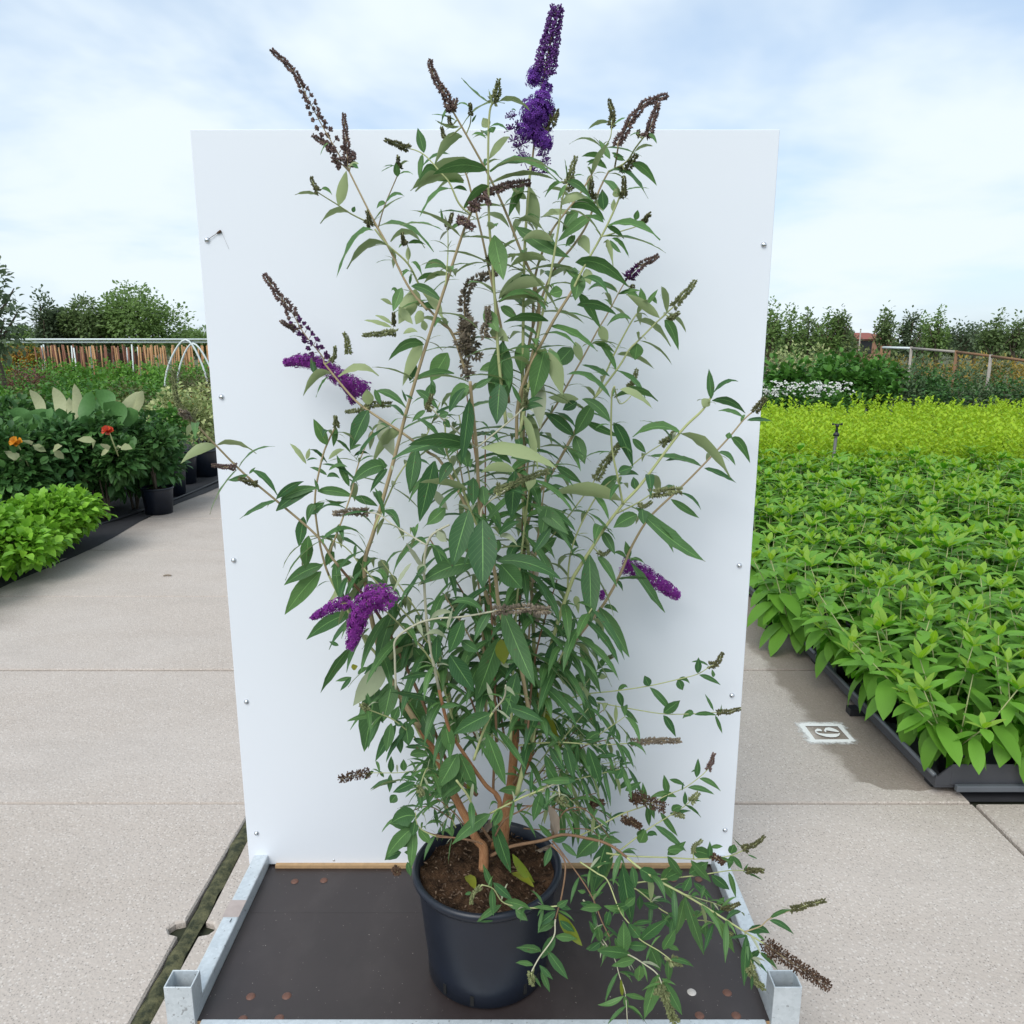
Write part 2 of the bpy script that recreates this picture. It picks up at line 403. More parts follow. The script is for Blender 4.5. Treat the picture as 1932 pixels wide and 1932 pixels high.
# stencilled number on the paving: paint with a sprayed edge, a bare window and a digit inside
def paint_mat(name, window=True):
    m = NT(name); pos = m.n('NewGeometry').outputs['Position']; lv = m.n('Attribute', attribute_name='lv').outputs['Vector']
    t = m.n('SeparateXYZ', {0: lv}).outputs[2]
    n = m.noise(pos, 55, 4, .7); n2 = m.noise(pos, 9, 3)
    a = m.math('SUBTRACT', m.math('ADD', m.math('MULTIPLY', t, 1.75), m.math('MULTIPLY', m.math('ADD', n, n2), .75)), 1.12)
    a = m.n('MapRange', {'Value': a, 'From Min': 0, 'From Max': .45}).outputs[0]
    m.set(Base_Color=(.80, .80, .78), Roughness=.85)
    tr = m.n('BsdfTransparent'); ms = m.n('MixShader', {0: a}); m.l(tr.outputs[0], ms.inputs[1]); m.l(m.b.outputs[0], ms.inputs[2])
    m.l(ms.outputs[0], m.o.inputs['Surface']); return m.m
pm = paint_mat('sprayed white paint')
def zg(x, y): return G(1473.1 + .1 * x, 1342.7 + .1 * y)
win = [zg(460, 285), zg(1070, 290), zg(1290, 535), zg(650, 540)]
wc = sum(win, Vector()) / 4
st = thing('stencil_mark', 'white sprayed number stencil with a bare square window on the paving by the trays', 'marking', (wc.x, wc.y, .004))
spray = MB(); rings = []; att = []
for k, t in ((1.0, .86), (1.10, .68), (1.26, .40), (1.75, .0)):
    row = []; ar = []
    for e in range(4):
        a = win[e]; b = win[(e + 1) % 4]
        for s_ in range(6):
            q = a.lerp(b, s_ / 6); d = q - wc; d = d * k + Vector((d.x, d.y, 0)).normalized() * (.03 * (k - 1))
            row.append((d.x, d.y, 0)); ar.append((0, 0, t * (.62 if d.x > .1 else 1)))
    rings.append(row); att.append(ar)
spray.quadstrip(rings, att, closed=True)
spray.build('spray_frame', pm, st)
def stroke(pts, ws):
    m = MB(); rows = []; at = []
    for i, (x, y) in enumerate(pts):
        a = Vector(pts[max(i - 1, 0)]); b = Vector(pts[min(i + 1, len(pts) - 1)]); t = (b - a).normalized(); nn = Vector((-t.y, t.x))
        A = zg(x + nn.x * ws[i], y + nn.y * ws[i]) - wc; B = zg(x - nn.x * ws[i], y - nn.y * ws[i]) - wc
        rows.append([(A.x, A.y, .001), (B.x, B.y, .001)]); at.append([(0, 0, .9)] * 2)
    m.quadstrip(rows, at); return m
# the digit lies on its side, its loop to the right and its tail to the left
stroke([(850, 402), (832, 375), (850, 348), (900, 345), (970, 358), (1040, 378), (1095, 400)], [10, 18, 26, 32, 30, 22, 8]).build('digit', pm, st)
stroke([(775, 380), (740, 365), (690, 362), (655, 380), (665, 410), (710, 435), (780, 452), (860, 465), (940, 470), (1030, 468), (1085, 455), (1112, 425)],
       [8, 20, 26, 18, 12, 14, 20, 28, 32, 32, 22, 8]).build('digit', pm, st)

# ================================================================== the trolley
TX = -.064; DZ = .22; YF, YB = 1.463, 2.05
tro = thing('plant_trolley', 'galvanised plant trolley with brown plywood deck carrying the potted bush and white board', 'trolley', (0, 0, 0))
X0, X1 = TX - .642, TX + .642
d = MB(); ys = 1.80
d.box(X0 + .001, X1 - .001, YF, ys - .0006, DZ - .018, DZ)
d.box(X0 + .001, X1 - .001, ys + .0006, YB, DZ - .018, DZ - .0006)
d.build('deck', M['deck'], tro, smooth=False)
e = MB(); e.box(X0 + .001, X1 - .001, YF - .0005, YF + .001, DZ - .017, DZ - .002); e.build('deck_edge', M['wood'], tro, smooth=False)
for sgn in (-1, 1):
    xa = X0 - .041 if sgn < 0 else X1; xb = X0 if sgn < 0 else X1 + .041
    m = MB(); m.box(xa, xb, YF + .032, YB, DZ - .05, DZ + .035)
    bevel(m.build('side_rail', M['galv'], tro, smooth=False), .004, 2)
    for yy in (1.476, 2.03):      # corner sockets: open square tubes
        w = .031; cx = (TX - .672) if sgn < 0 else (TX + .672); t = .0035
        hh = DZ + (.098 if yy < 1.8 else .034); m = MB()
        o4 = [(-w, -w), (w, -w), (w, w), (-w, w)]; i4 = [(-w + t, -w + t), (w - t, -w + t), (w - t, w - t), (-w + t, w - t)]
        def ring(q, z): return [(cx + a, yy + b * .8, z) for a, b in q]
        m.quadstrip([ring(o4, DZ - .10), ring(o4, hh), ring(i4, hh), ring(i4, DZ - .09)], closed=True); m.poly(ring(i4, DZ - .09))
        bevel(m.build('post_socket', M['galv'], tro, smooth=False), .003, 2)
m = MB(); m.box(X0 + .012, X1 - .012, YF - .030, YF - .002, DZ - .05, DZ + .006)
bevel(m.build('front_rail', M['galv'], tro, smooth=False), .003, 2)
m = MB(); m.box(X0, X1, YB + .001, YB + .03, DZ - .05, DZ - .002); m.build('back_rail', M['galv'], tro, smooth=False)
for sx in (X0 + .06, X1 - .06):
    for sy in (1.53, 1.97):
        m = MB(); m.tube([(sx - .016, sy, .058), (sx - .015, sy, .058), (sx + .015, sy, .058), (sx + .016, sy, .058)], [.02, .058, .058, .02], 20)
        m.box(sx - .024, sx - .019, sy - .025, sy + .025, .05, DZ - .05); m.box(sx + .019, sx + .024, sy - .025, sy + .025, .05, DZ - .05)
        m.build('castor', M['potdark'], tro)
m = MB(); m.box(X0, X1, 1.6, 1.62, DZ - .049, DZ - .019); m.box(X0, X1, 1.9, 1.92, DZ - .049, DZ - .019); m.build('cross_bar', M['galv'], tro, smooth=False)
# worn wooden splice in the left rail with a staple
def deckpt(px, py, z=DZ): return G(px, py, z)
m = MB(); m.box(X0 - .0415, X0 + .0008, 1.742, 1.803, DZ + .0352, DZ + .0366); m.build('rail_splice', plain('worn pink grey wood', (.40, .34, .32), .8, var=.3), tro, smooth=False)
m = MB(); q = deckpt(435, 1736, DZ + .038); m.tube([(q.x, q.y - .006, DZ + .0375), (q.x + .001, q.y + .006, DZ + .0375)], .0009, 4); m.build('staple', M['hole'], tro)
PL = [(556, 1663, 0), (611, 1661, 0), (473, 1880, 0), (541, 1879, 0), (458, 1923, 0), (527, 1921, 0), (1305, 1872, 1), (1372, 1873, 0), (1320, 1916, 0), (1389, 1916, 0), (1270, 1659, 0), (1318, 1659, 0)]
for px, py, k in PL:
    q = deckpt(px, py); m = MB(); m.lathe([(.0001, .0028), (.006, .0026), (.0095, .0016), (.0108, 0)], n=14)
    m.f = [tuple(reversed(f_)) for f_ in m.f]; m.poly([(.0002 * math.cos(a), .0002 * math.sin(a), .0028) for a in (0, 2, 4)])
    m.build('deck_bolt', M['rivet_pale' if k else 'rivet'], tro, loc=(q.x, q.y, DZ))

# ================================================================== the white board
BY = 1.992; BX0, BX1 = TX - .699, TX + .699; BZ0 = DZ + .004; BZ1 = 2.198
bd = thing('display_board', 'tall white laminate board standing on the trolley behind the purple flowering bush', 'board', (TX, BY, DZ))
m = MB(); m.box(BX0 - TX, BX1 - TX, 0, .012, BZ0 - DZ, BZ1 - DZ); bevel(m.build('panel', M['board'], bd, smooth=False), .0012, 1)
m = MB(); m.box(-.62, .60, -.0125, -.0005, -.0003, .0095); m.build('bottom_batten', M['wood'], bd, smooth=False)
for xx in (-.66, .62):
    m = MB(); m.box(xx, xx + .04, .0125, .045, 0, 1.95); m.build('back_upright', M['wood'], bd, smooth=False)
for px, py in ((391, 453), (418, 749), (441, 1057), (465, 1324), (484, 1572), (1441, 462), (1427, 770), (1395, 1067), (1381, 1312), (1368, 1566)):
    q = P(px, py, BY) - Vector((TX, BY, DZ)); m = MB()
    m.lathe([(.0002, .0062), (.003, .0056), (.0056, .0038), (.0072, .0012), (.0076, 0)], n=14)
    m.f = [tuple(reversed(f_)) for f_ in m.f]
    o = m.build('screw_head', M['chrome'], bd, loc=(q.x, 0, q.z), rot=(R(90), 0, 0))
q = P(630, 1623, BY) - Vector((TX, BY, DZ)); m = MB(); m.lathe([(.0015, .0012), (.003, .0012), (.0034, 0)], n=10); m.f = [tuple(reversed(f_)) for f_ in m.f]
m.build('small_screw', M['chrome'], bd, loc=(q.x, 0, q.z), rot=(R(90), 0, 0))
# old cobweb thread with a dried wisp at the upper left screw
a = P(391, 453, BY - .004); b = P(408, 441, BY - .003); c = P(417, 436, BY - .003); dd = P(432, 470, BY - .001)
m = MB(); m.tube(spline([a, b, c], 3), [.0006] * 4 + [.0028, .0032, .0024] if False else .0007, 4); m.tube([b + (c - b) * .1, b + (c - b) * .5, c], [.0014, .003, .0036], 5); m.tube([c, dd], .0002, 3)
tag(m.build('cobweb_wisp', M['dead']), 'dark wisp of cobweb caught on the topmost left screw of the board', 'cobweb')

# ================================================================== the pot
PC = Vector((-.059, 1.627, DZ)); PR, PB, PH = .170, .143, .278
pot = thing('plant_pot', 'dark blue black plastic pot of soil standing on the trolley deck', 'pot', PC)
m = MB(); m.lathe([(.002, 0), (PB - .012, 0), (PB, .010), (PB + .002, .06), (PR - .006, PH - .03), (PR - .004, PH - .02)], n=64); m.build('body', M['pot'], pot)
m = MB(); m.lathe([(PR - .005, PH - .024), (PR + .002, PH - .022), (PR + .007, PH - .013), (PR + .007, PH - .006), (PR + .003, PH), (PR - .003, PH), (PR - .009, PH - .006), (PR - .012, PH - .07)], n=72); m.build('rim', M['pot'], pot)
m = MB(); rows = []; rg = random.Random(3)
from mathutils import noise as mno
for k in range(15):
    r = (PR - .011) * k / 14
    rows.append([(r * math.cos(2 * math.pi * j / 64), r * math.sin(2 * math.pi * j / 64),
                  PH - .026 + .020 * mno.noise(Vector((r * math.cos(2 * math.pi * j / 64) * 22, r * math.sin(2 * math.pi * j / 64) * 22, 0)))
                  + .010 * mno.noise(Vector((r * math.cos(2 * math.pi * j / 64) * 80, r * math.sin(2 * math.pi * j / 64) * 80, 4))) + .012 * math.exp(-(r / .06) ** 2)) for j in range(64)])
m.quadstrip(rows, closed=True); so = m.build('soil', M['soil'], pot)
dm = MB()
for k in range(300):                                # crumbs, roots and chips on the soil
    r = (PR - .018) * math.sqrt(rg.random()); t = rg.random() * 6.283; z = PH - .022 + rg.uniform(-.004, .008); L = rg.uniform(.003, .014); an = rg.random() * 6.28
    c = Vector((r * math.cos(t), r * math.sin(t), z)); dv = Vector((math.cos(an), math.sin(an), rg.uniform(-.2, .5))) * L
    dm.tube([c - dv * .5, c + Vector((0, 0, rg.uniform(0, .004))), c + dv * .5], [.0006, rg.uniform(.0008, .003), .0005], 4, tone=rg.random())
tag(dm.build('soil_crumbs', leafmat('soil crumbs', (.035, .020, .012), (.22, .15, .10), trans=0, rough=.95), so), kind='stuff')
for px, zz_ in ((891, .028), (991, .034), (1016, .036), (838, .03)):
    X = XatY(px, 1.49, DZ + zz_) - PC.x; rr = PB + .0008; y = -math.sqrt(max(rr * rr - X * X, .0001))
    m = MB(); m.box(-.0042, .0042, -.0015, .0015, -.013, .013)
    m.build('drain_slot', M['hole'], pot, loc=(X, y, zz_), rot=(0, 0, math.atan2(y, X) + R(90)), smooth=False)
# ================================================================== the butterfly bush: data in picture units with depths in metres
REG = {'F': (0, 0, 1), 'R1': (338, 0, .3), 'R2': (821, 0, .3), 'R3': (338, 434.7, .3), 'R4': (869.4, 434.7, .3), 'R5': (483, 917.7, .3),
       'R6': (869.4, 917.7, .3), 'R7': (1110.9, 1400.7, .275), 'R8': (627.9, 1449, .3), 'R9': (772.8, 724.5, .2), 'R10': (724.5, 1304, .175)}
def cv(reg, s):
    ox, oy, k = REG[reg]; n = [float(t) for t in s.replace(',', ' ').split()]
    return [(ox + k * n[i], oy + k * n[i + 1]) for i in range(0, len(n), 2)]
# stems: region, points from base to tip, depth at base (None = at the stem it leaves), depth at tip, radius mm base/tip, kind, leaf size, spacing(0=no procedural leaves)
STEMS = [
 ('F', '912 1640 912 1600 899 1584 882 1549 864 1514 850 1484 829 1437 800 1385 765 1330 728 1262 708 1197 693 1122 688 1060 706 1000 740 879 770 765 806 645 848 516 875 435 893 392', 1.60, 1.60, 12, 2.6, 'wb', .13, .085),
 ('F', '948 1610 950 1584 954 1549 957 1514 964 1479 969 1426 973 1353', 1.66, 1.72, 14, 10, 'w', 0, 0),
 ('F', '948 1580 952 1531 973 1488 987 1458 1001 1426 1008 1388 1012 1340 1008 1240 1004 1128 995 1023 988 960 983 850 986 700 988 555 990 465 995 390 1001 315', 1.68, 1.70, 8, 2.6, 'wg', .14, .08),
 ('F', '930 1600 943 1514 917 1482 896 1453 878 1426 858 1395 843 1362 819 1257 807 1188 801 1113 801 1053 810 1017 825 1002 848 990', 1.62, 1.42, 6, 2, 'wp', .10, .09),
 ('F', '1000 1350 992 1310 985 1270 971 1218 944 1158 934 1083 920 1020 907 975 903 925 899 845 891 765 887 720', 1.60, 1.36, 5, 3, 'b', 0, 0),
 ('F', '975 1500 1000 1400 1018 1320 1043 1206 1076 1104 1091 1074 1118 1032 1139 999 1175 951 1211 912 1283 816 1325 774 1343 747', 1.66, 1.66, 6, 2.4, 'g', .13, .09),
 ('F', '985 1470 1015 1350 1061 1245 1106 1182 1139 1140 1169 1086 1190 1035 1217 987 1238 963 1283 921 1325 879 1373 828 1403 792 1424 774', 1.70, 1.84, 5, 1.6, 'b', .11, .10),
 ('F', '990 1110 990 1020 1005 955 1019 927 1049 879 1085 813 1115 759 1133 738 1169 690 1187 660 1205 642 1244 603 1274 576', 1.70, 1.74, 4.5, 1.6, 'bg', .11, .085),
 ('F', '1010 950 1060 860 1100 790 1130 735 1157 672 1192 606 1211 582', None, 1.80, 3.2, 1.6, 'g', .09, .08),
 ('F', '990 990 1000 850 1049 765 1079 711 1103 669 1127 624 1145 594 1166 555 1178 534', None, 1.90, 3, 1.4, 'b', .09, .10),
 ('F', '985 940 975 830 983 735 1034 624 1079 549 1100 507 1142 432 1169 372 1174 355', 1.68, 1.58, 4.5, 1.6, 'bg', .13, .08),
 ('F', '985 900 990 760 1000 640 1037 525 1085 459 1109 420 1130 360 1148 324', 1.70, 1.72, 4.2, 1.8, 'b', .12, .08),
 ('F', '980 820 1010 660 1031 555 1043 495 1055 420 1061 375 1070 348', 1.64, 1.60, 3.6, 1.6, 'g', .12, .08),
 ('F', '975 780 1015 620 1010 540 983 474 950 390 920 327 887 267 851 204', 1.66, 1.64, 4, 1.8, 'b', .11, .09),
 ('F', '955 800 942 690 936 600 928 480 923 420 921 300 924 210 935 192', 1.62, 1.60, 4, 1.8, 'g', .13, .085),
 ('F', '960 760 949 642 935 567 923 510 908 440 893 380 880 330 862 296', 1.64, 1.70, 3.6, 1.6, 'b', .12, .08),
 ('F', '1000 620 1010 520 1037 444 1061 408 1094 366 1127 309 1136 279', None, 1.76, 3.2, 1.6, 'b', .11, .08),
 ('F', '935 1180 900 1060 880 960 833 873 806 852 758 816 707 783 671 756 632 711 611 684', 1.66, 1.80, 4.6, 2.2, 'b', .12, .09),
 ('F', '900 1500 850 1450 800 1330 740 1205 700 1140 663 1097 627 1053 597 1010 522 945 461 894 410 843 365 795', 1.66, 1.48, 5, 1.8, 'wb', .12, .09),
 ('F', '860 1500 800 1400 745 1290 711 1236 693 1212 639 1122 612 1062 597 984 595 930 608 864 620 831 632 807', 1.64, 1.68, 4.5, 2, 'gb', .13, .075),
 ('F', '640 1030 660 940 677 873 707 804', None, 1.78, 2.4, 1.4, 'b', .09, .06),
 ('F', '926 1045 897 985 877 935 843 855 841 825 839 800', None, 1.42, 3, 1.6, 'g', .08, .06),
 ('F', '896 845 833 789 813 769', None, 1.34, 1.8, 1.2, 'p', 0, 0),
 ('F', '900 848 967 790 991 765', None, 1.36, 1.8, 1.2, 'p', 0, 0),
 ('F', '905 975 913 955 953 925', None, 1.40, 2, 1.2, 'p', 0, 0),
 ('F', '1175 951 1166 903 1154 840 1154 750 1159 729', None, 1.60, 2.8, 1.6, 'g', .09, .07),
 ('F', '1020 1050 1060 990 1103 933 1124 903', None, 1.72, 2.4, 1.2, 'g', .09, .06),
 ('F', '1040 1120 1080 1030 1130 930 1184 885 1217 858 1250 837', None, 1.80, 2.4, 1.2, 'g', .09, .06),
 ('F', '1160 970 1199 951 1232 930', None, 1.60, 2, 1.2, 'g', 0, 0),
 ('F', '700 1000 750 900 800 830 830 760', None, 1.76, 2.4, 1.4, 'g', .10, .06),
 ('F', '806 585 770 540 731 462 701 408 659 324', 1.73, 1.76, 3.2, 2.0, 'b', .0, 0),
 ('F', '878 700 854 630 833 609 797 570 770 540 740 480 705 418', 1.72, 1.76, 3.4, 2.0, 'b', .10, .08),
 ('F', '853 640 830 591 797 549 770 498 731 462 707 432', None, 1.72, 2.8, 2, 'g', .10, .07),
 ('R1', '1215 1420 1090 1350 1000 1290 880 1215 865 1195', None, 1.70, 1.8, 1, 'g', .06, 0),
 ('R1', '1260 1430 1290 1300 1370 1110 1385 1060', None, 1.72, 1.6, 1, 'b', 0, 0),
 ('R1', '1830 1350 1760 1280 1700 1150 1640 1080 1560 990 1500 950 1430 930', None, 1.60, 2.2, 1, 'g', 0, 0),
 ('R1', '1700 1770 1690 1600 1690 1430', None, 1.64, 1.6, 1, 'g', .06, .05),
 ('R1', '1470 1640 1440 1560 1415 1500', None, 1.70, 1.4, 1, 'g', 0, 0),
 ('R1', '1800 850 1830 780 1835 720', None, 1.62, 1.6, 1, 'g', 0, 0),
 ('R2', '1110 1070 1200 1020 1260 930 1330 840', None, 1.66, 2.4, 1.6, 'g', 0, 0),
 ('R2', '1120 1040 1150 930', None, 1.68, 2.0, 1.6, 'b', 0, 0),
 ('R2', '1090 960 1100 870 1110 790', None, 1.72, 1.4, 1, 'g', 0, 0),
 ('R2', '1100 1500 1250 1430 1310 1400', None, 1.66, 1.4, 1, 'g', 0, 0),
 ('R4', '960 970 1000 1090 1070 1040 1070 980', None, 1.74, 1.6, 1, 'g', 0, 0),
 ('R4', '1230 590 1290 530', None, 1.70, 1.2, .8, 'g', 0, 0),
 # low thin branches
 ('R6', '560 1330 690 1330 790 1305 980 1285 1180 1255 1360 1215 1490 1180 1570 1130', 1.70, 1.86, 2.2, 1.1, 'g', 0, 0),
 ('R6', '560 1490 690 1400 830 1360 1020 1390 1270 1430 1460 1430 1620 1420', 1.70, 1.88, 2.2, 1.1, 'g', 0, 0),
 ('R6', '360 1630 480 1615 650 1610 870 1625 1070 1615', 1.62, 1.70, 2.2, 1.2, 'g', .07, .05),
 ('R6', '740 1300 800 1220 860 1150 910 1090', None, 1.80, 1.4, 1, 'g', .05, .035),
 ('R7', '-60 640 60 580 230 490 400 430 540 360 660 310 770 230 820 180', 1.66, 1.80, 2, 1, 'g', 0, 0),
 ('R7', '60 860 240 720 400 600 560 500 640 450 700 400', 1.62, 1.70, 2, 1, 'g', 0, 0),
 ('R7', '120 760 280 780 550 790 760 800 960 780 1080 730', 1.58, 1.56, 2.2, 1.1, 'g', 0, 0),
 ('R7', '200 980 500 940 760 910 960 880 1090 880', 1.60, 1.60, 2, 1, 'g', 0, 0),
 ('F', '926 1615 961 1598 1022 1586 1060 1575 1100 1580 1152 1595 1202 1634 1243 1662 1290 1687 1345 1720 1405 1758 1441 1780', 1.60, 1.40, 4.5, 1.8, 'wg', .085, .06),
 ('R7', '1080 1310 1180 1260 1240 1210 1390 1150', None, 1.42, 1.6, 1, 'b', 0, 0),
 ('R7', '650 1040 850 1100 920 1130', None, 1.48, 1.4, 1, 'g', .05, .03),
 ('R7', '200 900 330 1010 500 1150 650 1210 810 1225 900 1260', None, 1.42, 1.8, 1, 'g', .07, .05),
 ('R7', '1070 1310 1100 1450 1130 1560', None, 1.38, 1.4, 1, 'g', .05, .04),
 ('R7', '-60 820 60 900 130 950 210 1150 290 1260 350 1350 480 1430 560 1490', 1.52, 1.34, 2, 1, 'g', .07, .05),
 ('R7', '-40 1080 40 1180 90 1380 280 1460 380 1520 470 1590 510 1690', 1.50, 1.30, 2, 1.2, 'p', .07, .06),
 ('R7', '90 1300 170 1470 210 1600 250 1720 265 1930', None, 1.30, 1.4, .8, 'p', .06, .06),
 ('R8', '1370 480 1460 590 1440 800 1400 950 1390 1060 1300 1190 1250 1280', 1.54, 1.38, 2.2, 1.4, 'wp', .07, .05),
 ('R8', '1425 880 1250 880 1080 850 1010 760 940 735', None, 1.40, 1.6, 1.2, 'g', .06, .05),
 ('R8', '1380 460 1400 480 1470 570 1570 710 1640 830 1690 960 1740 1060', 1.56, 1.40, 2.2, 1.2, 'w', .07, .06),
 ('R8', '1380 430 1450 280 1560 250 1660 330 1740 440', 1.56, 1.62, 1.8, 1, 'w', .06, .06),
 ('R8', '1200 380 1350 390 1600 385 1700 460 1800 520', 1.64, 1.66, 1.6, 1, 'w', .07, .06),
 ('R8', '1130 240 1300 240 1500 270 1640 250 1760 330', 1.64, 1.74, 1.8, 1, 'w', .07, .06),
 ('R8', '990 285 1180 190 1330 130 1410 100 1425 180', 1.55, 1.42, 2.4, 1.6, 'gp', .06, .05),
 ('R8', '900 465 780 440 650 430 540 370 520 280', 1.60, 1.58, 2.2, 1.2, 'wg', .09, .05),
 ('F', '870 1540 850 1500 820 1462 785 1455 750 1458 699 1458', 1.66, 1.74, 1.8, .9, 'g', .06, .045),
 ('F', '850 1484 810 1422 783 1392 744 1359 717 1347 693 1338', None, 1.52, 2.4, 1.2, 'g', .075, .05),
 ('F', '850 1500 812 1450 797 1470 793 1490', None, 1.48, 1.8, 1.2, 'g', .07, .04),
 ('R5', '760 640 690 560 560 380 380 310', None, 1.72, 2, 1.2, 'g', .09, .05),
 ('R5', '980 330 860 240 780 180 700 160', None, 1.50, 1.8, 1.2, 'p', .06, .05),
 ('F', '747 1300 745 1240 747 1206 783 1179 822 1167 870 1164 933 1153', 1.50, 1.40, 2.6, 1.8, 'p', 0, 0),
 ('R5', '1370 1720 1430 1540 1490 1420 1560 1330 1570 1250', 1.52, 1.40, 3.2, 1.6, 'gp', .09, .06),
 ('R10', '1230 1180 1180 1060 1180 780 1100 680 1020 540 900 330', 1.63, 1.66, 4, 2.5, 'w', 0, 0),
 ('R10', '1400 1000 1480 830 1500 720 1480 600', 1.66, 1.70, 4, 3, 'w', 0, 0),
 ('R10', '1160 1620 1040 1440 980 1300 900 1120 780 960', 1.58, 1.52, 3.2, 2.6, 'wg', .09, .06),
 ('R10', '1200 1560 1290 1400 1450 1300 1640 1230 1932 1290', 1.6, 1.62, 2.5, 1.4, 'w', .07, .05),
 ('R10', '930 1560 820 1380 700 1260 560 1150 430 1090', 1.66, 1.70, 2, 1.4, 'w', .08, .05),
 ('R10', '1060 1650 960 1610 780 1580 560 1550 420 1500 360 1450', 1.58, 1.60, 1.8, 1.2, 'w', .08, .05),
]
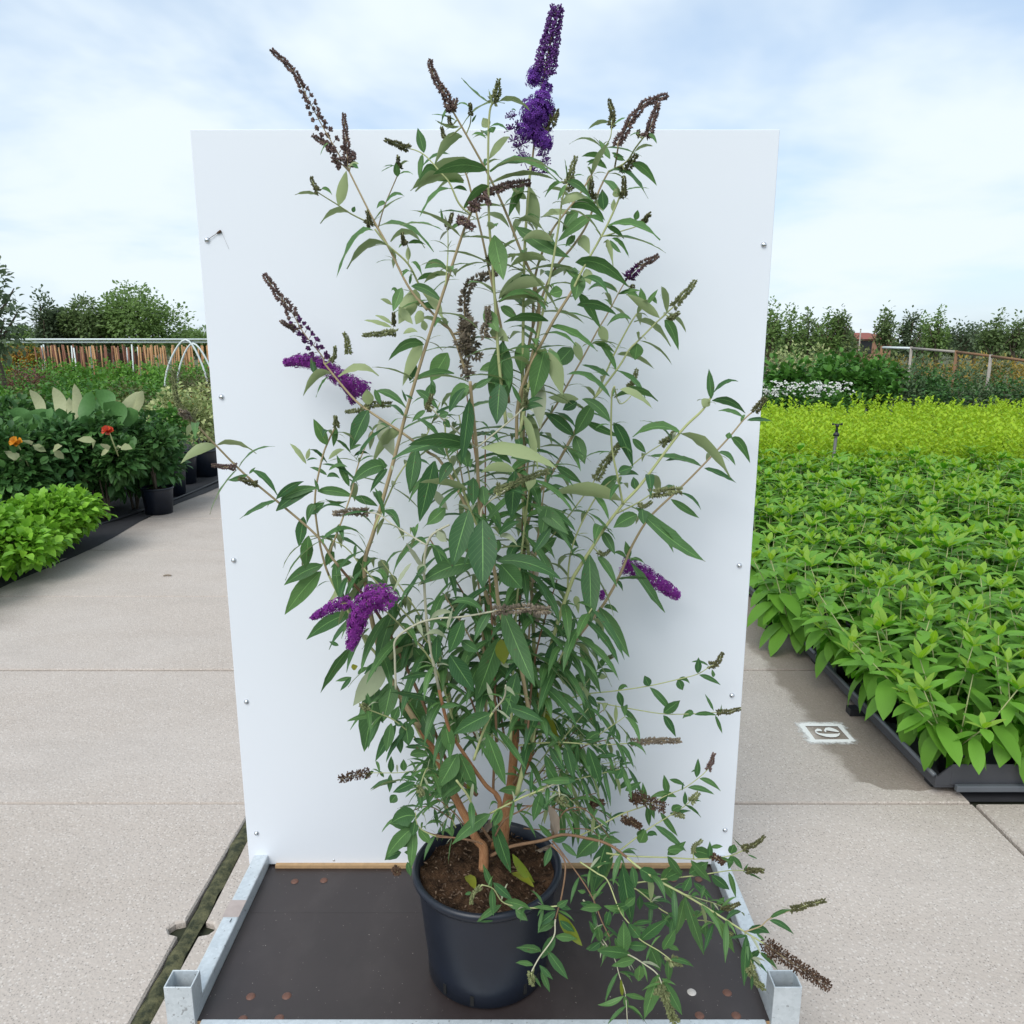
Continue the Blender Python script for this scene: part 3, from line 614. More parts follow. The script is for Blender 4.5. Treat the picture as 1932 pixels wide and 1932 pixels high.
# flower heads: region, points base to tip, kind, radius px (full picture) at base, tip
SPIKES = [
 ('R1', '1040 1030 1010 980 905 800 820 640 720 450 575 310', 'open', 13, 6), ('R1', '1060 1030 1050 880 1035 715', 'bud_brown', 9, 4), ('R1', '960 940 900 890 835 850', 'bud_brown', 8, 4),
 ('R1', '1085 1000 1095 960', 'bud_brown', 9, 5), ('R1', '1010 1020 960 1000', 'bud_brown', 8, 5),
 ('R1', '870 1200 850 1170 830 1110', 'bud_olive', 7, 3), ('R1', '1385 1060 1375 980', 'bud_olive', 6, 3), ('R1', '1410 1530 1405 1465', 'bud_olive', 5, 3),
 ('R1', '1710 680 1670 590 1600 470 1575 370', 'bud_brown', 10, 5), ('R1', '1720 690 1740 630', 'bud_brown', 7, 5), ('R1', '1700 690 1680 660', 'bud_brown', 6, 5),
 ('R1', '1430 930 1380 910 1295 880', 'bud_olive', 8, 4), ('R1', '1690 1430 1720 1340', 'bud_olive', 7, 3), ('R1', '1200 1410 1180 1320', 'bud_olive', 8, 3),
 ('R1', '1835 720 1830 655', 'bud_olive', 5, 3), ('R1', '1710 790 1695 725', 'bud_olive', 4, 3), ('R1', '1680 870 1650 800', 'bud_olive', 5, 3),
 ('F', '893 396 905 372 935 358 970 347 1003 345', 'bud_brown', 9, 7), ('R2', '300 1230 330 1260 345 1290', 'bud_brown', 8, 5), ('R2', '220 1290 270 1310', 'bud_brown', 10, 8), ('R2', '150 1380 240 1430', 'bud_brown', 9, 7),
 ('R2', '370 640 390 570 400 500', 'bud_green', 11, 4), ('R2', '1150 900 1180 850 1230 760 1290 680 1340 640 1470 600', 'bud_brown', 10, 6), ('R2', '1330 850 1365 770 1400 650', 'bud_brown', 10, 6),
 ('R2', '1110 790 1115 720 1095 630', 'bud_olive', 8, 4), ('R2', '1190 1070 1230 1030 1270 970', 'bud_olive', 10, 5), ('R2', '840 1150 860 1070 885 985', 'bud_green', 10, 4), ('R2', '985 1220 985 1120', 'bud_olive', 6, 4),
 ('R2', '1190 1220 1185 1110', 'bud_olive', 7, 4), ('R2', '1310 1400 1350 1345', 'bud_olive', 6, 4), ('R2', '1275 850 1285 815', 'bud_olive', 4, 3), ('R2', '730 770 765 700', 'bud_olive', 9, 7), ('R2', '690 820 720 800', 'bud_olive', 7, 5),
 ('R2', '330 1650 360 1590', 'bud_olive', 8, 5), ('R2', '850 1190 890 1155', 'bud_olive', 5, 3),
 ('R4', '1060 290 1120 230 1240 160', 'purple_tip', 12, 5), ('R4', '1340 470 1400 410 1475 320', 'bud_green', 10, 5), ('R4', '1330 550 1370 515', 'bud_green', 6, 4), ('R4', '1075 360 1080 340', 'bud_olive', 5, 4),
 ('R4', '1060 985 1090 940 1105 875', 'bud_green', 8, 4), ('R4', '1850 1130 1880 1100 1915 1050', 'bud_olive', 9, 5), ('R4', '1270 1340 1310 1310 1350 1255', 'bud_green', 8, 4), ('R4', '850 1560 900 1480 960 1400 1010 1330', 'bud_green', 10, 6),
 ('R4', '1200 1660 1290 1640 1385 1640', 'bud_green', 11, 8), ('R4', '1140 1740 1205 1705', 'bud_green', 6, 4), ('R4', '405 1100 410 1000', 'bud_green', 7, 4),
 ('R4', '35 620 -15 585', 'grey', 15, 11), ('R4', '35 625 80 565', 'grey', 16, 11), ('R4', '40 740 -20 690', 'grey', 16, 12), ('R4', '40 740 105 690', 'grey', 16, 12), ('R4', '45 770 140 800', 'grey', 13, 9), ('R4', '50 850 -10 830', 'grey', 13, 10), ('R4', '55 910 5 890', 'grey', 13, 9), ('R4', '32 660 36 550', 'grey', 14, 11), ('R4', '45 720 60 640', 'grey', 13, 10), ('R4', '30 640 20 480 40 360 120 300 230 265', 'grey', 15, 8), ('R4', '150 660 170 560 170 480', 'grey', 10, 6),
 ('R9', '850 1010 950 960 1100 890 1310 820', 'bud_green', 9, 6), ('R9', '820 1000 840 940', 'bud_green', 6, 4), ('R9', '170 230 190 160 210 100', 'bud_olive', 8, 4),
 ('R3', '905 800 860 740 780 640 700 500 620 400 535 275', 'purple_base', 17, 6), ('R3', '730 620 690 600 635 570', 'bud_brown', 7, 4), ('R3', '1060 765 1060 700 1035 645', 'bud_green', 8, 4), ('R3', '975 800 980 730', 'bud_green', 5, 3),
 ('R3', '1360 640 1260 650 1155 660', 'bud_green', 8, 4), ('R3', '1200 1100 1330 1090', 'bud_green', 8, 6), ('R3', '1150 1130 1050 1140', 'bud_green', 6, 4), ('R3', '990 1210 980 1170', 'bud_green', 7, 4),
 ('F', '365 795 350 778 335 760 330 735 327 697', 'bud_green', 7, 4), ('F', '362 790 372 770', 'bud_green', 6, 4), ('F', '350 782 340 776', 'grey', 8, 6), ('R3', '340 1490 270 1485 205 1475', 'bud_brown', 7, 4), ('R3', '460 1590 375 1560', 'bud_olive', 7, 5), ('R3', '1350 590 1350 520', 'bud_olive', 5, 3),
 ('R5', '700 160 600 160 480 172', 'grey', 10, 6), ('R5', '310 540 300 490 288 440', 'bud_green', 5, 3), ('F', '933 1153 985 1148 1035 1152', 'grey', 12, 9), ('R5', '1510 820 1520 840', 'grey', 9, 6), ('R5', '530 660 560 720', 'bud_green', 6, 4),
 ('R6', '1570 1130 1610 1110 1650 1042', 'bud_olive', 9, 4), ('R6', '1640 1420 1700 1415 1762 1395', 'bud_olive', 7, 4), ('R6', '1070 1610 1220 1600 1385 1600', 'grey_brown', 9, 6), ('R6', '910 1090 965 1060', 'bud_green', 6, 4), ('R6', '890 430 945 395', 'bud_green', 6, 3),
 ('R7', '820 180 840 140 860 75', 'bud_brown', 7, 4), ('R7', '700 400 760 345', 'bud_green', 9, 5), ('R7', '580 480 650 510', 'bud_green', 8, 5), ('R7', '1070 720 1140 700 1205 645', 'bud_olive', 8, 4), ('R7', '1085 880 1195 880', 'bud_olive', 7, 5),
 ('R7', '320 370 420 410 520 450', 'dead', 13, 10), ('R7', '280 530 355 580', 'dead', 8, 5), ('R7', '860 780 925 830', 'dead', 6, 5), ('R7', '1190 1370 1330 1470 1500 1580 1645 1675', 'dead', 17, 10),
 ('R7', '1420 1140 1520 1110 1620 1085', 'bud_olive', 8, 5), ('R7', '920 1130 980 1130 1040 1100', 'bud_olive', 9, 4), ('R7', '910 1270 990 1325', 'bud_green', 7, 4), ('R7', '1110 1560 1150 1640 1205 1690', 'bud_green', 11, 6),
 ('R7', '560 1495 630 1510', 'bud_green', 12, 8), ('R7', '500 1660 540 1780 600 1932', 'bud_green', 14, 10), ('R7', '480 1700 460 1720', 'bud_green', 8, 6), ('R7', '30 420 100 410', 'dead', 7, 5), ('R7', '720 720 780 670', 'bud_green', 6, 4),
 ('R8', '1250 1290 1255 1360', 'bud_green', 9, 7), ('R8', '915 760 880 800 870 855', 'bud_green', 6, 4), ('R8', '1425 190 1470 230', 'bud_green', 11, 8), ('F', '699 1458 670 1462 642 1471', 'dead', 10, 7), ('R8', '1840 330 1932 360', 'dead', 7, 5), ('R8', '1640 220 1700 215', 'dead', 7, 5),
 ('R8', '545 130 560 170', 'bud_green', 8, 6), ('R8', '1890 180 1932 200', 'dead', 7, 5), ('F', '693 1338 681 1329', 'bud_green', 8, 6), ('R8', '395 640 405 655', 'dead', 8, 6),
 # full purple blooms
 ('R3', '1185 1010 1100 980 1020 930 920 860 800 820 665 832', 'bloom', 16, 9), ('R3', '1060 960 1080 1020 1092 1085', 'bloom', 11, 6),
 ('R5', '840 735 780 690 720 700 655 790 620 920 590 1020', 'bloom', 23, 10), ('R5', '600 730 510 745 430 785 350 830', 'bloom', 13, 5),
 ('R6', '1015 490 1130 535 1250 610 1372 695', 'bloom', 15, 11), ('R6', '895 660 888 710', 'bloom', 5, 4),
]
# leaves told apart in the picture: base, tip, visible width, arch (+ up) ; p pale, u underside seen, o yellowing
LEAVES = {
'R1': '''1000 1295 1052 1072 62 0 u;880 1230 728 1226 12 14;1082 1348 888 1406 22 50;895 1190 962 1226 20 20;1092 1335 1105 1298 25 0;1222 1450 990 1745 48 95;1302 1540 1055 1692 30 70;1250 1425 1602 1585 34 80;
1300 1285 1242 1312 28 20;1300 1275 1417 1236 26 35;1374 1112 1362 1020 38 0;1375 1105 1470 1096 14 18;1372 1055 1280 1052 10 12;1385 1050 1445 1015 9 14;1330 1520 1545 1560 24 80;1440 1550 1440 1640 30 -10 u;1410 1530 1380 1560 12 5;1440 1530 1550 1540 18 20;
1540 960 1500 805 52 0;1530 970 1510 1140 34 10;1620 1080 1510 1140 30 60;1700 970 1520 1060 26 34;1900 1060 1455 1200 58 75;1790 1140 1485 1205 44 70;1720 1190 1512 1365 34 60;1780 860 1605 1040 45 60 u;1740 760 1590 720 16 10;1760 800 1612 755 10 -20;1700 680 1645 800 18 30;1840 770 1870 720 12 0;1740 670 1835 690 16 30;
1270 1080 1360 1035 10 0;1090 1030 1128 1060 22 0;1130 1030 1060 1055 20 15 u;940 900 888 975 14 15;1545 1690 1690 1700 50 40;1460 1650 1530 1740 22 30;1500 1760 1640 1730 24 20;1540 1780 1730 1745 24 40;1380 1870 1330 1840 20 40;1460 1800 1660 1905 50 30;1390 1420 1660 1450 14 30;1700 1420 1600 1370 16 20;1710 1440 1770 1395 22 0;1660 1390 1645 1310 14 0''',
'R2': '''345 1080 778 1145 62 95;350 1075 800 1130 30 100;330 1070 -20 1100 56 50;180 1150 -30 1140 44 20;340 1000 470 860 44 30 u;340 1170 170 1330 36 50;200 1200 110 1190 18 20;335 800 300 740 55 0 u;350 800 365 835 46 0;345 800 460 830 22 30;320 870 230 850 20 20;400 640 600 700 14 40;345 650 165 490 18 -20;355 660 335 560 10 0;480 690 510 700 8 8;
600 1180 640 1450 76 -10 u;560 1160 460 1370 52 30;575 1250 480 1180 40 0 u;500 1200 530 1355 34 0 u;520 1390 690 1460 22 40;505 1425 850 1620 84 -20;370 1480 430 1760 105 -10;740 1520 540 1520 46 50 u;540 1380 660 1380 14 30;800 1150 690 1240 28 30;820 1160 770 1260 24 0;830 1140 980 1250 40 30;830 1140 815 1000 10 0;870 1110 935 1105 10 8;
790 1290 960 1250 52 40 u;770 1340 700 1360 30 25 u;860 1340 665 1370 40 30 u;850 1310 1070 1390 48 70;900 1330 800 1460 60 20;990 1350 770 1520 60 10;900 1490 970 1600 70 30 u;880 1480 820 1550 40 0;1090 1080 1340 1250 40 70;1240 1030 1395 1170 40 40;1080 1060 950 1020 30 24;1100 1000 1030 880 36 0;1120 980 1195 1010 30 0;1060 990 920 985 24 20;1050 1010 960 1040 26 15;1110 960 1190 990 16 0;1250 960 1370 920 12 20;
1090 1420 1415 1510 52 55;1080 1425 1190 1505 26 20;1060 1400 960 1370 30 20;1110 1500 1220 1620 30 30;1100 1510 1170 1590 26 -10;1060 1530 1120 1680 28 60;1190 1200 1345 1185 12 10;1150 1240 1130 1185 45 0 u;1120 1330 1125 1250 30 0 u;1260 1385 1275 1320 34 0;1260 1400 1350 1460 28 20;1060 1320 1050 1190 60 0;1010 1250 1060 1330 30 0 u;
880 1650 1220 1810 64 70;950 1690 975 1790 60 0 u;910 1720 880 1890 86 0;800 1830 715 1850 70 0;1150 1840 960 1820 26 40;1150 1850 1270 1840 20 15;1280 1870 1200 1855 30 10;640 1770 410 1890 60 60;700 1640 460 1690 40 50 u;400 1880 560 1700 46 10 u;710 1910 410 1890 40 60;1360 1860 1395 1910 26 0;1340 850 1395 905 24 20;1290 840 1220 860 10 10;1200 740 1120 790 14 8;1090 770 960 815 16 20''',
'R3': '''230 1360 8 1468 62 40 u;240 1350 486 1405 34 36 u;430 1535 305 1570 34 -10;440 1530 480 1490 16 0;460 1510 620 1670 26 30;610 1690 785 1578 44 20;610 1700 380 1815 30 10;640 1690 880 1620 60 20;610 1765 845 1640 70 30;870 1640 1105 1680 58 20;1100 1680 1250 1735 50 10;810 1780 915 1710 62 0;920 1690 1060 1700 22 -15;
950 900 780 1040 44 60 u;850 900 830 800 30 0;830 800 868 935 30 0;1000 920 1255 915 50 70 u;940 920 860 1050 18 20;1190 1100 1180 1000 70 0 u;1230 1000 1270 1100 34 0;1240 1010 1430 1120 44 30;1190 1130 1075 1385 96 20;1400 1270 1215 1470 66 70 u;1260 1190 1350 1420 95 0 p;930 1350 845 1185 64 0;920 1320 910 1260 30 0 p;990 1240 970 1360 36 0;
1310 1480 1080 1595 90 40;1070 1610 990 1410 44 0;1310 1500 1200 1650 40 20;1300 1500 1250 1430 28 10;1500 1370 1450 1660 84 0;1610 1450 1510 1830 110 0;1840 1370 1340 1440 70 60;1500 1340 1710 1310 40 10;1560 1300 1680 1420 70 0;1700 1480 1640 1590 60 20;1660 1200 1700 1240 30 0;1700 1140 1800 990 50 20;1730 900 1450 960 40 30;
1540 720 1315 820 50 60;1530 700 1405 980 70 30 u;1480 830 1450 950 60 0;1690 770 1580 950 110 0;1590 960 1540 1110 46 0;1590 940 1605 1040 34 0;1490 370 1380 590 100 0 u;1400 360 1345 510 60 0;1480 370 1510 480 45 0 u;1550 390 1660 560 60 30 u;1450 340 1460 265 16 0;1340 470 1265 432 24 10 u;1380 480 1470 590 50 0 u;1490 590 1540 520 60 20 u;1340 610 1162 565 26 14 u;1340 590 1230 535 24 14 u;1550 630 1530 560 40 0 u;1410 650 1500 640 30 20 u;
1640 500 1510 480 40 20;1470 1060 1420 1030 14 0;1430 1080 1400 1000 14 0;800 1470 695 1340 24 20 u;800 1440 820 1370 26 0 u;800 1450 870 1440 12 10;930 1460 820 1380 24 30;940 1440 1040 1380 30 20 u;1080 1400 980 1320 22 25;1100 1420 1200 1410 20 25;1080 1380 1150 1350 18 10;930 1540 820 1490 22 10;880 1640 850 1560 20 0;940 1510 1060 1490 24 24;930 1550 1010 1560 28 20''',
'R4': '''265 700 230 1190 150 0;530 740 450 1060 115 0;700 740 590 860 100 0;560 740 640 1040 90 10 u;560 600 860 760 44 30;550 570 270 580 44 40;530 340 240 420 64 50 u;240 450 550 480 40 60;250 480 360 570 54 10;980 390 800 380 30 50;1000 400 1130 380 26 10;1250 550 1040 400 48 10 u;1150 480 1130 360 44 0;1165 470 1240 370 28 0;1280 565 1370 755 60 40;1090 575 1320 730 28 60;1070 560 920 600 34 40;1110 710 1095 815 80 0;730 470 985 535 46 40;740 390 880 620 48 20;880 600 920 710 60 0 u;830 705 970 770 30 20;720 700 760 830 54 0 u;980 780 1215 870 28 30;940 920 760 845 30 10;
945 1060 670 905 38 60;965 1050 1240 1075 46 70;1000 1000 1205 1120 46 40 u;940 1200 760 1060 60 30;960 1210 1085 1495 74 40;1080 1310 1165 1400 44 0;1390 1280 1080 1300 48 60;1390 1280 1695 1555 54 60;1575 1060 1560 870 46 0;1590 1020 1745 950 20 30;1560 1060 1520 1110 60 0 u;1580 1070 1790 1150 44 40;1780 1180 1620 1135 28 20;1800 1195 1960 1200 26 8;1680 1310 1690 1270 40 0;1700 1305 1820 1465 54 40;1520 1490 1285 1450 28 30;1530 1495 1735 1590 32 10;1510 1480 1180 1420 28 20;1320 1690 1500 1810 44 0;
720 1290 780 1470 80 0;710 1290 520 1140 70 10;830 1090 715 1290 90 0;600 1480 760 1590 54 0;1010 1700 570 1660 84 50 u;980 1540 855 1665 70 0;1000 1540 1120 1540 32 20;990 1520 1080 1490 60 0;740 1060 550 1050 60 0 u;730 1080 640 1130 60 0;780 1200 1000 1300 44 0;480 900 500 1250 90 0 p;390 700 380 900 90 0;150 500 240 640 80 0;120 880 330 910 60 40;420 1150 500 1400 60 20 u;180 640 300 700 80 20 u''',
'R9': '''690 1280 690 1932 268 0;560 1190 400 1740 212 20;620 1690 80 1900 170 60;660 1260 740 1430 100 0;820 1670 1440 1850 130 70;860 1700 1060 1932 200 0;600 880 600 1150 110 0;690 960 710 1150 110 0;600 600 -20 580 120 80;670 600 1395 800 120 90 u;560 20 370 250 130 50;610 40 780 -60 60 0;850 0 820 380 170 0;570 130 490 760 110 0;500 600 540 780 120 0;400 750 280 940 110 30;230 730 95 1300 165 0;60 620 0 1010 130 0;700 1050 1095 1045 60 60;560 1010 90 930 70 40 u;220 1000 360 1190 80 0 p;340 1170 160 1330 120 0;1070 290 1210 800 70 40 u;970 320 920 270 50 0 p;1060 260 1260 215 60 40;1100 180 1260 140 40 20;1050 180 960 0 40 0;280 300 370 270 70 0;330 330 380 410 50 0;60 60 280 250 70 30;150 250 20 360 50 10;230 100 210 0 50 0;1330 1360 1170 1590 90 0;840 1420 1040 1300 70 30;850 1440 1020 1530 50 50 p;840 1470 830 1590 60 0;830 1560 1130 1550 30 20;990 820 960 1280 160 0;820 670 960 760 60 30;1130 720 950 700 80 30;1300 1160 1240 1440 120 10;1200 1160 1500 1420 140 20;1160 850 1120 1010 100 10 u;1000 830 670 840 90 60 u;250 1370 350 1490 90 0 p''',
'R5': '''1470 790 1370 980 60 20;1430 790 1220 745 36 50;1300 840 1215 1050 95 0;1200 960 1055 945 24 40 p;1010 830 1050 940 30 0 p;1100 830 1240 800 36 30 p;1200 910 1240 760 20 0 p;1060 530 945 355 34 10 p;1060 490 1020 560 60 0 p;980 480 865 660 24 10 p;1140 280 1200 345 50 -10 p;
1060 500 1010 560 30 0;820 1100 1000 900 100 0;830 1190 990 910 96 -20;680 430 620 720 90 0;410 535 180 808 110 20;420 495 175 622 80 20;600 480 470 510 50 14;490 410 440 500 60 10;300 190 270 380 70 0;330 310 310 520 80 0;500 470 520 700 60 0;600 560 410 850 40 60 u;600 800 315 965 90 30;580 740 580 860 60 0;
600 1010 405 1300 60 30;820 1130 610 1380 130 10 p;800 1100 680 1180 60 0;760 1230 680 1670 150 0;860 1220 800 1480 120 0;920 1280 1070 1540 150 0;940 1100 860 1180 50 0;1120 1180 900 1215 44 14;990 1010 1130 1180 90 0;1140 940 1130 1120 60 0;1150 1360 845 1295 54 20;1160 1390 1280 1380 40 10;1190 1490 1230 1690 90 0;1480 1430 1238 1560 110 10;1530 950 1380 1350 130 0;
1450 1550 1570 1880 95 0;1360 1350 1650 1240 60 0;1550 770 1755 1260 130 -10;1560 1100 1640 1100 30 0;1590 1140 1520 1075 34 0 p;1600 1120 1645 1015 34 0 p;1560 1270 1630 1320 28 20 p;1490 1350 1450 1230 30 0 p;1640 1170 1560 1480 110 0;1590 1390 1810 1480 80 10;1700 960 1760 1380 70 0;1290 970 1400 1040 70 0;1220 1060 1370 1290 120 0;1540 960 1560 1120 90 0 o;
700 1300 720 1400 26 0;740 1440 570 1478 36 10;780 1440 800 1490 24 0;720 1410 690 1310 30 0;860 1470 900 1380 60 0;870 1480 930 1500 40 0;850 1490 820 1670 70 0;880 1500 750 1730 70 10;990 1590 1090 1640 40 10;940 1640 1080 1650 30 10;1130 1660 1030 1860 70 0;1270 1680 1150 1890 120 0;1300 1740 1130 1932 130 0;1280 1680 1390 1932 90 0;970 1690 1090 1700 60 20;1000 1480 940 1400 50 0;
850 1800 850 1695 42 0;930 1790 928 1715 46 0;845 1810 840 1925 36 0;740 1790 680 1850 26 10;780 1790 805 1830 22 0;600 1200 500 1225 26 0;600 1200 530 1285 30 0;600 1140 640 1130 40 0 o;520 1000 460 975 26 0;640 1180 710 1140 30 10;1050 1440 1120 1620 90 0;940 1480 960 1630 100 0;900 1560 910 1680 50 0;1000 1860 860 1925 60 0;960 1850 720 1915 30 20''',
'R6': '''810 430 820 860 118 0;870 760 1060 1075 86 10;880 760 865 965 54 0;1070 480 1285 795 56 -10;1170 580 960 590 28 20;860 440 985 640 50 30;890 285 970 430 60 10;1110 180 960 260 90 10;1100 130 1538 472 90 -30;1140 140 1150 240 60 0;1100 20 1085 -60 50 0;680 960 650 1225 74 0;590 970 540 1200 80 0;750 990 880 1300 66 0;720 840 600 950 90 10;700 660 490 560 40 -10;
1060 450 1035 345 44 0;1040 450 960 420 26 20;1060 470 1160 490 18 24;980 600 1020 660 24 20;900 760 990 795 30 20;450 420 605 320 90 0;230 480 635 600 0 0;480 150 740 380 110 10;720 690 740 800 40 20 u;590 1160 870 1400 80 20 u;800 1310 790 1110 36 0;640 1400 560 1420 30 0;850 1340 910 1350 26 10;800 1310 860 1390 40 0;770 1320 850 1530 64 0;570 1200 640 1290 30 0;720 1190 800 1220 50 0;
990 1290 1050 1265 28 24;990 1290 1018 1390 44 0;1185 1255 1155 1190 54 0;1190 1265 1335 1430 44 10;1365 1215 1395 1282 52 0;1370 1215 1440 1240 26 20;1490 1175 1495 1075 44 0;1500 1185 1635 1250 32 10;1560 1130 1450 1105 10 14;1580 1150 1600 1190 24 -20;1020 1395 1115 1490 36 0;1275 1425 1380 1345 66 0;1275 1440 1352 1575 48 10;1465 1430 1395 1460 42 20;1470 1435 1610 1440 30 12;1590 1410 1535 1305 20 0;1600 1440 1645 1555 24 0;1630 1430 1640 1370 10 0;
860 1150 920 1055 36 0;870 1160 965 1170 26 10;860 1190 920 1200 40 0 u;860 1210 890 1140 16 0;790 1600 875 1550 70 10;790 1610 905 1580 26 0;870 1670 915 1620 60 0;870 1690 985 1695 34 6;1000 1615 975 1520 26 10;1000 1625 1090 1775 30 20;1070 1600 1040 1540 8 0;480 1610 360 1700 50 0;560 1450 700 1600 40 10;480 1290 630 1640 70 -10 o;620 1580 540 1640 30 0;560 1640 660 1800 60 0;660 1620 710 1840 76 0;800 1640 880 1880 86 0;740 1610 690 1640 20 0;530 1690 600 1850 60 0;
720 1850 500 1865 50 10;780 1380 850 1530 50 10;700 1440 800 1480 60 0;700 1500 760 1560 70 0''',
'R7': '''740 240 750 110 44 0;760 190 700 205 16 8;760 248 905 335 36 20;680 310 862 358 32 16;540 350 515 222 50 0;555 255 660 298 34 10;600 375 415 385 40 30;540 355 480 420 40 0;640 330 650 270 10 0;385 430 370 275 46 0;400 440 415 575 44 0;420 410 450 530 36 0;250 330 360 270 50 0;210 320 310 245 40 10;190 250 230 175 60 0;120 200 245 225 30 10;60 100 195 95 34 6;490 480 610 645 44 0;560 490 700 470 30 8;660 430 660 335 34 0;660 430 770 515 26 20;570 470 640 440 60 10;690 400 770 405 14 8;
340 650 380 590 60 0;350 690 390 600 80 0;400 640 470 640 40 20;450 570 670 750 40 10;540 740 650 740 66 10;540 770 665 680 70 0;540 780 640 920 56 0;700 740 860 790 90 10;830 800 830 680 44 0;840 720 920 715 34 6;500 950 590 840 90 0;530 930 645 880 80 0;700 810 840 960 60 0;690 900 820 820 100 0;975 765 1000 700 66 10;980 770 960 870 44 0;990 780 1055 870 40 0;870 800 1000 830 36 10;1060 725 990 655 12 0;1090 770 1160 800 8 0;
650 1020 700 920 70 0;840 910 965 1010 70 0;960 890 1010 1070 40 10;1060 885 1190 945 24 10;1060 890 1095 830 10 0;650 1050 700 1070 30 0;660 1060 600 1320 80 0;660 1060 790 1460 80 0;720 960 850 1075 50 0;510 950 610 1110 70 10;350 870 480 960 110 10;300 850 320 1000 60 0;230 830 300 1230 90 0;120 690 30 1020 120 20;700 1060 760 1050 30 20;880 1110 930 1060 40 0;860 1160 880 1250 30 0;820 1190 930 1160 40 10;870 1190 1000 1445 70 0;
1090 1300 1240 1310 70 30;1095 1300 1385 1150 0 0;1240 1220 1410 1320 36 20;1240 1210 1390 1150 36 20;1080 1320 1065 1670 74 0;1090 1330 960 1350 30 12;1090 1400 1130 1560 40 0;1170 1440 1295 1560 36 16;1110 1470 1175 1420 50 0;1120 1600 1115 1700 26 0;1390 1150 1310 1125 10 0;1150 1310 1210 1360 20 0;
800 1230 805 1360 40 0;900 1260 980 1420 40 0;740 1250 850 1350 40 0;650 1200 540 1170 60 0;480 1130 370 1100 50 0;500 1170 590 1290 60 0;300 1250 440 1230 40 10;350 1340 270 1240 80 0;350 1360 540 1215 90 10;400 1400 245 1385 76 0;290 1460 55 1420 90 10;320 1490 155 1535 70 6;350 1530 340 1640 80 0;420 1400 490 1570 90 0;430 1400 540 1560 30 10;510 1420 595 1280 80 0;540 1400 620 1430 40 10;560 1490 720 1540 44 20;480 1590 380 1900 110 10;520 1640 640 1870 80 0;500 1620 580 1650 30 0;545 1480 550 1640 60 0;
150 1360 80 1540 30 0;180 1340 220 1430 40 0;80 1370 0 1430 60 0;80 1370 60 1260 60 10;110 1330 140 1290 40 0;250 1120 320 1060 60 0;180 1140 290 1110 60 0;120 1160 140 1260 50 0;40 1120 -60 1100 60 0;230 1150 100 1120 50 0;250 1730 400 1770 44 10;245 1740 265 1830 40 0;240 1740 60 1800 26 -20;230 1740 220 1620 30 0 o;330 1010 470 1060 60 0;350 1050 350 1150 50 0;1000 1000 880 1060 0 0''',
'R8': '''1000 750 945 605 44 0;1000 755 1010 930 48 0;1010 720 1130 830 60 0;1080 840 1250 890 70 10;1060 860 905 970 50 10;1150 890 1225 960 56 0;1010 960 905 965 20 0;870 780 830 795 26 0;1400 890 1255 875 30 8;1400 900 1290 990 60 0;1395 960 1290 1035 60 6;1420 910 1570 1120 80 -10 o;1410 870 1480 830 50 0;1420 860 1500 890 40 0;1400 1060 1535 1075 60 6;1395 1050 1310 1200 70 0;1310 1150 1155 1130 60 10;1350 1150 1480 1330 66 0;1260 1240 1150 1225 40 10;1300 1240 1385 1330 40 0;1310 1270 1365 1410 44 0;1270 1310 1310 1380 20 0;1430 960 1520 1030 50 0;
1130 540 1270 720 60 -20 o;1010 330 1120 660 90 -10;1060 260 1010 370 60 0;990 290 750 480 90 20;1180 150 1040 145 60 14;1310 150 1260 335 70 0;1300 200 1370 270 50 0;1410 90 1340 -20 70 0;1400 100 1310 85 40 10;1410 90 1530 80 60 10;1420 110 1500 170 30 0;520 300 370 345 130 20;530 380 355 350 70 10;500 380 330 570 100 20;510 370 490 640 70 0;540 380 620 480 60 0;520 330 500 430 60 0;430 530 325 580 60 10;470 590 490 680 40 0;450 530 530 560 30 10;500 480 360 470 60 10;
1680 440 1530 570 120 20;1740 480 1640 780 120 10;1820 620 1880 980 110 0;1660 440 1820 470 60 10;1380 450 1480 430 60 0;1370 500 1330 620 50 0;1380 440 1290 350 40 0;1440 470 1540 560 40 0;1590 780 1540 770 30 0;1610 800 1700 780 40 0;1690 880 1555 890 60 10;1740 900 1880 860 70 6;1740 900 1715 1000 50 0;1690 1080 1610 960 50 0;1690 1100 1590 1140 50 0;1860 1170 1660 1150 80 6;1830 1160 1830 960 100 0;
600 150 430 60 30 0;640 100 480 20 40 0;540 120 560 260 40 0;560 100 650 150 30 0;530 80 430 60 30 10;400 90 235 135 26 20;400 170 360 220 60 0;870 60 850 140 40 0 o;830 20 640 190 140 0;740 0 640 110 120 0''',
}
